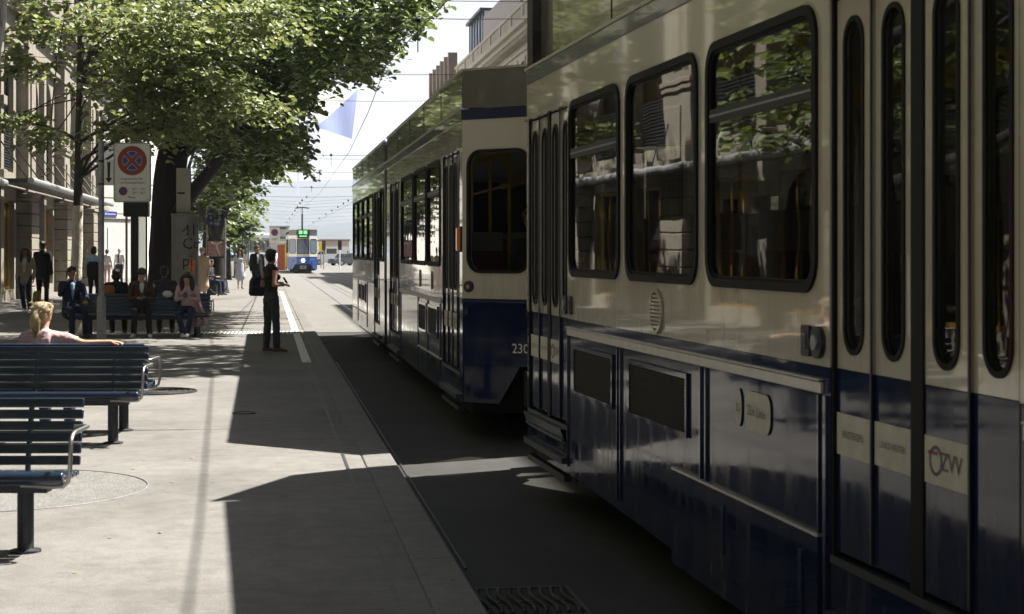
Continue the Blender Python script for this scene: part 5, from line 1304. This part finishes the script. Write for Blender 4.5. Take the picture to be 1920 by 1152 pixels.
    for p_, g_ in zip(m2.polygons, tagi):
        if tags[g_] in ('top', 'bot', 'dress'):
            for v_ in p_.vertices: vt[v_] = True
    if vox < .02:
        from mathutils import noise as mn
        for i in np.nonzero(vt)[0]:
            c_ = V(co[i]); f_ = mn.noise(V((c_.x * 13, c_.y * 13, c_.z * 20 + c_.x * 9))) + .5 * mn.noise(c_ * 38)
            co[i] += np.array(m2.vertices[int(i)].normal) * f_ * .009
    mats = {'skin': skin, 'top': top, 'bot': bot, 'shoe': shoe, 'dress': dress or bot, 'collar': collar or top}
    t = thing('person', label, 'person', loc, rot, group=group, world=False)
    faces = [tuple(p.vertices) for p in m2.polygons]; B = MB(); B.v = [V(c) for c in co]; B.f = [list(q) for q in faces]
    for tg in tags: B.mat(mats[tg])
    lut = [B.mats.index(mats[tg]) for tg in tags]; B.mi = [lut[i] for i in tagi]; bpy.data.meshes.remove(m2)
    if hands:
        for S_, sx in (('L', 1), ('R', -1)):
            e, w_ = j['el' + S_], j['ha' + S_]; d = (w_ - e).normalized(); c = w_ + d * .055
            side = d.cross(V((0, 0, 1))); side = side.normalized() if side.length > .1 else V((0, 1, 0)); nr = d.cross(side) * (1 if d.z > -.5 else -1)
            if nr.z > 0: nr = -nr
            if d.z < -.5: side = V((0, 1, 0)); nr = V((-sx, 0, 0))
            for k, (o_, ln) in enumerate(((-.026, .058), (-.009, .070), (.009, .074), (.026, .066))):
                p0 = c + side * o_; p1 = p0 + d * ln * .45 + nr * .006 * curl; p2 = p1 + (d * .8 + nr * .6 * curl).normalized() * ln * .32; p3 = p2 + (d * .35 + nr * .9 * curl).normalized() * ln * .25
                B.tube([q * s for q in (p0 - d * .02, p0, p1, p2, p3)], [.0088 * s, .0088 * s, .0082 * s, .0075 * s, .0058 * s], skin, 7)
            p0 = w_ + d * .015 + side * .028; B.tube([q * s for q in (p0, p0 + side * .018 + d * .022 + nr * .010, p0 + side * .020 + d * .05 + nr * .018, p0 + side * .014 + d * .066 + nr * .024)], [.011 * s, .010 * s, .009 * s, .007 * s], skin, 7)
    B.build('body', t, 60)
    # hair
    B = MB(); R3 = HM.to_3x3()
    def E(c, r): B.ell(H(*c) * s, [x * s for x in r], hair, R3)
    if style != 'bald':
        E((0, .022, .052), (.086, .098, .085)); E((0, .05, .005), (.078, .066, .085))
    if style == 'short': E((0, -.03, .088), (.07, .065, .042))
    if style == 'crop': E((0, .03, .06), (.088, .10, .088)); E((0, -.02, .085), (.074, .075, .05))
    if style == 'pony':
        E((0, -.02, .088), (.074, .078, .048)); E((0, .06, .06), (.085, .07, .075)); E((0, .105, .03), (.035, .032, .035))
        B.tube([H(0, .115, .035) * s, H(.005, .135, -.02) * s, H(.01, .125, -.085) * s, H(.0, .105, -.15) * s, H(-.005, .10, -.19) * s], [.030 * s, .046 * s, .048 * s, .034 * s, .012 * s], hair, 12)
        for k in range(70):
            a = -1.5 + 3.0 * ((k * .618) % 1); hgt = .02 + .10 * ((k * .377) % 1); pts_ = []
            for q_ in np.linspace(0, 1, 6):
                th = a * (1 - q_); z_ = hgt * (1 - q_) + .035 * q_ + .035 * math.sin(q_ * PI); r_ = math.sqrt(max(.1, 1 - ((z_ - .05) / .105) ** 2))
                pts_.append(H(math.sin(a) * .090 * r_ * (1 - q_ ** 2), -.05 * (1 - q_) * math.cos(a) + .02 + .092 * q_ * max(r_, .6), z_ + .006 * math.sin(k)) * s)
            B.tube(pts_, [.0035 * s, .005 * s, .005 * s, .005 * s, .004 * s, .002 * s], hair, 4)
        for k in range(34): a = k * 2.4; B.tube([H(.02 * math.cos(a), .118 + .01 * math.sin(a), .03) * s, H(.046 * math.cos(a), .128 + .045 * math.sin(a), -.05) * s, H(.034 * math.cos(a), .115 + .035 * math.sin(a), -.14) * s, H(.012 * math.cos(a), .105 + .02 * math.sin(a), -.20 - .03 * math.sin(k * 3)) * s], [.003 * s, .005 * s, .004 * s, .0015 * s], hair, 4)
        for k in range(26):
            a = k * 2.4; q = (.085 * math.cos(a), .03 + .09 * math.sin(a), .06 + .05 * math.sin(k * 1.7)); B.tube([H(*q) * s, H(q[0] * 1.12, q[1] * 1.05 + .01, q[2] + .03) * s, H(q[0] * 1.25, q[1] + .05, q[2] + .01) * s], [.004 * s, .0025 * s, .001 * s], hair, 4)
    if style == 'long':
        E((0, -.02, .088), (.074, .078, .048))
        for sx in (-1, 1): B.tube([H(sx * .045, -.03, .09) * s, H(sx * .085, -.005, .02) * s, H(sx * .098, .0, -.08) * s, H(sx * .10, -.02, -.18) * s, H(sx * .09, -.05, -.29) * s], [.03 * s, .042 * s, .05 * s, .05 * s, .022 * s], hair, 12)
        B.tube([H(0, .07, .05) * s, H(0, .095, -.05) * s, H(0, .10, -.18) * s, H(0, .09, -.27) * s], [.06 * s, .075 * s, .08 * s, .03 * s], hair, 12)
    if style == 'bob': 
        E((0, -.02, .088), (.074, .078, .048)); E((0, .045, -.03), (.095, .075, .085))
    if B.v: B.build('hair', t, 60)
    if cap: B = MB(); B.ell(H(0, .015, .075) * s, [.095 * s, .105 * s, .075 * s], cap, R3); B.ell(H(0, -.10, .07) * s, [.07 * s, .07 * s, .012 * s], cap, R3); B.build('cap', t, 60)
    B = MB()
    for sx in (-1, 1): B.ell(H(sx * .029, -.078, .018) * s, [.012 * s, .008 * s, .008 * s], eye_m, R3, 8, 6)
    B.build('eye', t, 60)
    B = MB(); B.ell(H(0, -.079, -.052) * s, [.021 * s, .010 * s, .006 * s], lip_m, R3, 8, 6); B.build('mouth', t, 60)
    if glasses:
        B = MB()
        for sx in (-1, 1): B.ell(H(sx * .033, -.094, .018) * s, [.028 * s, .008 * s, .021 * s], glass_dark, R3, 10, 7); B.tube([H(sx * .06, -.09, .022) * s, H(sx * .08, .01, .024) * s], .004 * s, eye_m, 5)
        B.build('sunglasses', t, 60)
    t['h'] = h; return t, (lambda p: V(loc) + Matrix.Rotation(rot, 3, 'Z') @ (V(p) * s)), H
def clean(t):
    if 'h' in t: del t['h']
def bagmesh(name, label, c, sz, m, rot=0, strap=None, cat='bag'):
    t = thing(name, label, cat, c, rot, world=False); a, b_, h_ = sz
    B = MB(); prof = [(-a, .02), (-a * .8, -.02), (a * .8, -.02), (a, .02), (a * .92, h_ * .75), (a * .6, h_), (-a * .6, h_), (-a * .92, h_ * .75)]
    B.plate([(x, z) for x, z in prof], [], b_ * 2, frame((0, -b_, 0), (1, 0, 0), (0, 0, 1), (0, -1, 0)), m); B.build('pouch', t, 50, bevel=.03)
    if strap:
        B = MB(); B.tube([Matrix.Rotation(-rot, 3, 'Z') @ (V(p) - V(c)) for p in strap], .011, m, 6); B.build('strap', t, 60)
    return t

# 1 standing woman with the shoulder bag, half turned to the trams
loc = G(508, 662); rot = R(118)   # faces right and a little away
w1, W1, H1 = person('woman in black sleeveless top and grey trousers waiting at the kerb', loc, rot, 1.66,
    J=dict(elL=(.235, .04, 1.12), haL=(.14, -.19, 1.16), elR=(-.235, .07, 1.13), haR=(-.13, -.18, 1.13), anL=(.085, .05, .085), toL=(.11, -.12, .035), anR=(-.085, -.06, .085), toR=(-.12, -.22, .035), knL=(.09, .01, .49), knR=(-.09, -.05, .49)),
    sleeve='none', top=C_black, bot=C_char, skin=skin_d, shoe=shoe_t, hair=H_black, style='crop', hturn=R(25), female=True, vox=.012)
ph = MB(); pc = W1((.0, -.27, 1.20)); 
ph.box((-.032, -.005, -.06), (.032, .005, .06), black, Matrix.Translation(pc) @ Matrix.Rotation(rot, 4, 'Z') @ Matrix.Rotation(R(-35), 4, 'X'))
ph.build('mobile_phone', None, 0, bevel=.003, label='dark mobile phone held up by the woman waiting at the kerb', cat='phone')
bc = P(486, 553, 28.0)
bagmesh('shoulder_bag', 'large soft black bag on the hip of the woman waiting at the kerb', bc, (.155, .075, .30), C_black, R(20), strap=[bc + V((-.1, 0, .28)), W1((-.19, .08, 1.20)), W1((-.175, .02, 1.45)), W1((-.16, -.06, 1.25)), bc + V((.12, 0, .26))])
# 2, 3 the couple walking towards us
person('man in dark suit and pale open collared shirt walking towards us', G(482, 557), R(12), 1.83, J=dict(knL=(.1, -.12, .50), anL=(.1, .03, .13), knR=(-.1, -.10, .50), anR=(-.1, -.25, .09), toR=(-.1, -.42, .05)), top=C_black, bot=C_black, collar=C_shirt, jacket=True, hair=H_brown, style='short', hturn=R(30), hpitch=R(-8), skin=skin_d, vox=.02)
person('woman in short grey blue dress and sunglasses walking on the sunny pavement', G(450, 543), R(6), 1.74, J=dict(knL=(.09, -.10, .50), anL=(.08, .02, .10), knR=(-.07, .0, .50), anR=(-.06, .14, .12), toR=(-.06, .02, .04)), top=C_dress, dress=C_dress, sleeve='short', hair=H_brown, style='long', glasses=True, female=True, shoe=shoe_k, vox=.02)
bagmesh('handbag', 'small white handbag carried by the woman in the short dress', P(460, 488, 72.5), (.10, .05, .26), C_white, 0, cat='bag')
# 4 blonde woman on the near bench, back to us, arm along the backrest
seat4 = V((0, 0, 0)) + BL; hx_ = P(104, 600, 16.4)
loc4 = V((hx_.x, BL.y + .02, -.10)); rot4 = PI + r1
zb = .93
w4, W4, H4 = person('blonde woman in pale pink top lounging on the bench with her arm along the backrest', loc4, rot4, 1.63, pose=SIT,
    J=dict(shL=(.17, .10, 1.0), elR=(-.44, .30, .95), haR=(-.70, .33, .965), shR=(-.175, .11, 1.0), upp=(0, .12, 1.01), che=(0, .13, .86), nec=(.0, .11, 1.08), hea=(-.005, .09, 1.205), elL=(.25, .06, .76)),
    sleeve='short', top=C_pink, bot=C_denim, skin=skin_l, hair=H_blond, style='pony', hturn=R(-22), hpitch=R(6), female=True, vox=.011, shoe=shoe_w, fat=1.05, curl=.9)
# 5, 6 sitters facing us
y5 = fbx.y - .02
def seat_at(px, dy=0): c = P(px, HOR, (fbx - V((0, 0, 0))).length); D_ = 33.2 + dy; p = A(px, D_); return V((p.x, fbx.y + .03 + dy, -.02))
w5, W5, H5 = person('young man in brown jacket on the shaded bench, head bent over his phone', seat_at(268), R(4), 1.76, pose=SIT, J=dict(hea=(0, -.10, 1.165), nec=(0, -.02, 1.05), haL=(.05, -.27, .76), haR=(-.06, -.26, .75), toL=(.16, -.66, .04), anL=(.14, -.52, .085), anR=(-.14, -.40, .085), toR=(-.18, -.55, .04), knR=(-.13, -.44, .50)),
    top=C_brown, jacket=True, collar=C_white, bot=C_black, shoe=shoe_w, hair=H_black, style='short', hpitch=R(32), skin=skin_l, hturn=R(-18))
w6, W6, H6 = person('young woman with long dark hair and pink sleeves texting on the shaded bench', seat_at(352), R(-4), 1.66, pose=SIT, J=dict(hea=(0, -.09, 1.165), haL=(.05, -.25, .80), haR=(-.05, -.25, .79), elL=(.22, -.02, .74), elR=(-.22, -.02, .74), anR=(-.04, -.46, .085), toR=(-.03, -.61, .04), anL=(.05, -.44, .085), toL=(.07, -.60, .04), knL=(.13, -.44, .50), knR=(-.12, -.44, .50)),
    top=C_pink, bot=C_denim, shoe=shoe_w, hair=H_black, style='long', hpitch=R(30), skin=skin_l, female=True)
for W_, lab, dz in ((W5, 'phone in the hands of the young man in the brown jacket', .80), (W6, 'blue cased phone in the hands of the long haired young woman', .85)):
    b = MB(); b.box((-.036, -.006, -.07), (.036, .006, .07), black if W_ is W5 else sign_b, Matrix.Translation(W_((0, -.34, dz))) @ Matrix.Rotation(R(-50), 4, 'X')); b.build('mobile_phone', None, 0, bevel=.003, label=lab, cat='phone')
bagmesh('handbag', 'black handbag on the lap of the young man in the brown jacket', W5((0, -.25, .58)), (.17, .09, .17), C_black)
# pink jacket hanging from the bench end
b = MB(); c = W6((.23, -.12, .42)); N_ = 9; vs = []; fs = []
for i in range(N_):
    for q in range(N_): u = i / (N_ - 1) - .5; z = q / (N_ - 1); vs.append(c + V((u * .26 * (1.2 - .6 * z) + .04 * math.sin(z * 5), .05 * math.sin(u * 14 + z * 2) + .04, -.20 + .52 * z)))
for i in range(N_ - 1):
    for q in range(N_ - 1): fs.append((i * N_ + q, (i + 1) * N_ + q, (i + 1) * N_ + q + 1, i * N_ + q + 1))
b.add(vs, fs, C_pink); o = b.build('jacket', None, 60, label='pale pink jacket hanging beside the long haired young woman on the bench', cat='jacket'); md = o.modifiers.new('s', 'SOLIDIFY'); md.thickness = .02
b = MB(); b.ell(P(314, 552, 33.1), (.10, .07, .07), C_white); b.build('paper_bag', None, 60, label='crumpled white paper bag on the bench between the two young people', cat='bag')
# 7, 8 sitters on the back bench seen from behind
def seat_back(px): p = A(px, 34.2); return V((p.x, fby.y - .03, -.02))
person('man in grey shirt sitting with his back to us behind the young man', seat_back(310), PI, 1.78, pose=SIT, top=C_grey, bot=C_black, sleeve='short', hair=H_black, style='short', skin=skin_d, fat=1.08)
person('woman in black top with black bob sitting with her back to us', seat_back(222), PI, 1.72, pose=SIT, top=C_black, bot=C_black, sleeve='short', hair=H_black, style='bob', female=True, fat=1.08)
# 9 man in a blue suit on the left end of the bench, phone at his ear
w9, W9, H9 = person('bearded man in navy suit on the bench end, phone at his ear', seat_at(140, .1), R(22), 1.78, pose=SIT, J=dict(elR=(-.24, -.12, .80), haR=(-.13, -.14, 1.02), haL=(.16, -.36, .68), elL=(.26, -.06, .74)), top=C_navy, bot=C_navy, jacket=True, collar=C_sky, hair=H_black, style='short', skin=skin_d)
b = MB(); b.box((-.006, -.035, -.07), (.006, .035, .07), black, Matrix.Translation(W9((-.115, -.10, 1.17))) @ Matrix.Rotation(R(22), 4, 'Z')); b.build('mobile_phone', None, 0, bevel=.003, label='phone held to the ear of the bearded man in the navy suit', cat='phone')
bagmesh('shopping_bag', 'dark bag with an orange patch standing on the bench behind the sign pole', P(203, 556, 33.3), (.12, .06, .22), M('orange black bag', (.6, .2, .03), .6, col2=(.02, .02, .02), vscale=5))
# 10.. standing and walking people on the left
person('woman in beige jacket and dark trousers walking on the shaded pavement at the far left', G(48, 588), R(-10), 1.74, J=dict(knL=(.1, -.10, .50), anL=(.1, .05, .1), knR=(-.09, .0, .5), anR=(-.08, .16, .13), toR=(-.08, .03, .04)), top=C_beige, jacket=True, collar=C_white, bot=C_denim, shoe=shoe_w, hair=H_brown, style='long', skin=skin_d, female=True, vox=.018)
bagmesh('shopping_bag', 'dark carrier bag with yellow panel in the hand of the woman in the beige jacket', P(69, 566, 45), (.10, .05, .28), M('yellow black bag', (.65, .42, .05), .6, col2=(.02, .02, .02), vscale=4))
person('tall man in black standing with his back to us by the shop front', G(80, 580), R(165), 1.92, top=C_black, bot=C_black, jacket=True, hair=H_black, style='short', skin=skin_d, vox=.018)
person('person in light blue shirt with dark backpack walking away from us', G(176, 570), R(175), 1.78, top=C_sky, bot=C_black, sleeve='short', hair=H_black, style='bob', vox=.02)
bagmesh('backpack', 'black backpack on the person in the light blue shirt', P(175, 518, 53.0), (.19, .10, .45), C_black, cat='backpack')
person('person in pink shorts walking in the sunny side street', G(201, 538), R(150), 1.72, top=C_white, bot=C_pink, sleeve='short', short_leg=True, hair=H_brown, style='short', vox=.024)
person('bald man in white shirt carrying a dark jacket by the pale wall', G(224, 538), R(-20), 1.78, top=C_white, bot=C_grey, collar=C_black, hair=H_grey, style='bald', vox=.024)
person('fair haired person in long beige coat and sunglasses beyond the bench end', G(379, 570), R(-20), 1.76, top=C_beige, dress=C_beige, bot=C_beige, jacket=True, hair=H_blond, style='short', glasses=True, hpitch=R(-15), vox=.02)
c = A(395, 64); person('person in jeans sitting under the stop panel', V((c.x, c.y, -.02)), R(60), 1.75, pose=SIT, top=C_grey, bot=C_denim, hair=H_brown, style='short', vox=.024, shoe=shoe_k)
b = thing('stool_block', 'low dark block seat under the stop panel', 'seat', c); q = MB(); q.box((c.x - .3, c.y - .2, .36), (c.x + .3, c.y + .2, .43), dark_metal); q.build('top', b, 0, bevel=.02); q = MB(); q.box((c.x - .2, c.y - .15, 0), (c.x + .2, c.y + .15, .359), dark_metal); q.build('base', b, 0)
# far people on the square and by the posts
for px, py, lab, tp in ((434, 500, 'small far person in blue beside the slim posts', C_sky), (645, 497, 'far pedestrian in white left of the nearest tram edge', C_white), (652, 498, 'far pedestrian in dark clothes at the edge of the tram ahead', C_navy), (604, 497, 'far pedestrian in brown beside the yellow sign board', C_brown)):
    person(lab, G(px, py, RZ if px > 500 else 0), R(30), 1.75, top=tp, bot=C_char, hair=H_brown, style='short', vox=.035, hands=False)
# passengers
mt = Matrix.Translation(ahead.location) @ Matrix.Rotation(R(.15), 4, 'Z')
person('passenger in olive cap sitting inside the rear of the tram ahead', mt @ V((.75, 16.3, .80)), R(-30), 1.75, pose=SIT, top=C_grey, bot=C_char, hair=H_brown, style='short', cap=C_olive)
mn = Matrix.Translation(near.location) @ Matrix.Rotation(hd, 4, 'Z')
person('passenger in white shirt behind the third window of the near tram', mn @ V((.62, 6.75, .82)), R(200), 1.72, pose=SIT, top=C_white, bot=C_char, hair=H_black, style='short')
person('passenger in dark clothes behind the middle window of the near tram', mn @ V((.75, 8.3, .82)), R(180), 1.75, pose=SIT, top=C_black, bot=C_char, hair=H_brown, style='long')
person('driver in the cab of the distant tram', far.matrix_basis @ V((.75, .6, .9)), 0, 1.8, pose=SIT, top=C_navy, bot=C_navy, collar=C_white, hair=H_brown, style='short', vox=.03, hands=False)
for o in list(bpy.data.objects): clean(o)

# ============================================================ HAZE
hz = bpy.data.materials.new('haze'); hz.use_nodes = True; t_ = hz.node_tree; t_.nodes.remove(t_.nodes['Principled BSDF'])
pv = t_.nodes.new('ShaderNodeVolumePrincipled'); pv.inputs['Color'].default_value = (.80, .88, 1.0, 1); pv.inputs['Density'].default_value = .00014; pv.inputs['Anisotropy'].default_value = .3
t_.links.new(pv.outputs[0], t_.nodes['Material Output'].inputs['Volume'])
b = MB(); b.box((-4800, -90, -2), (4800, 7100, 330), hz); b.build('haze', None, 0, kind='stuff')
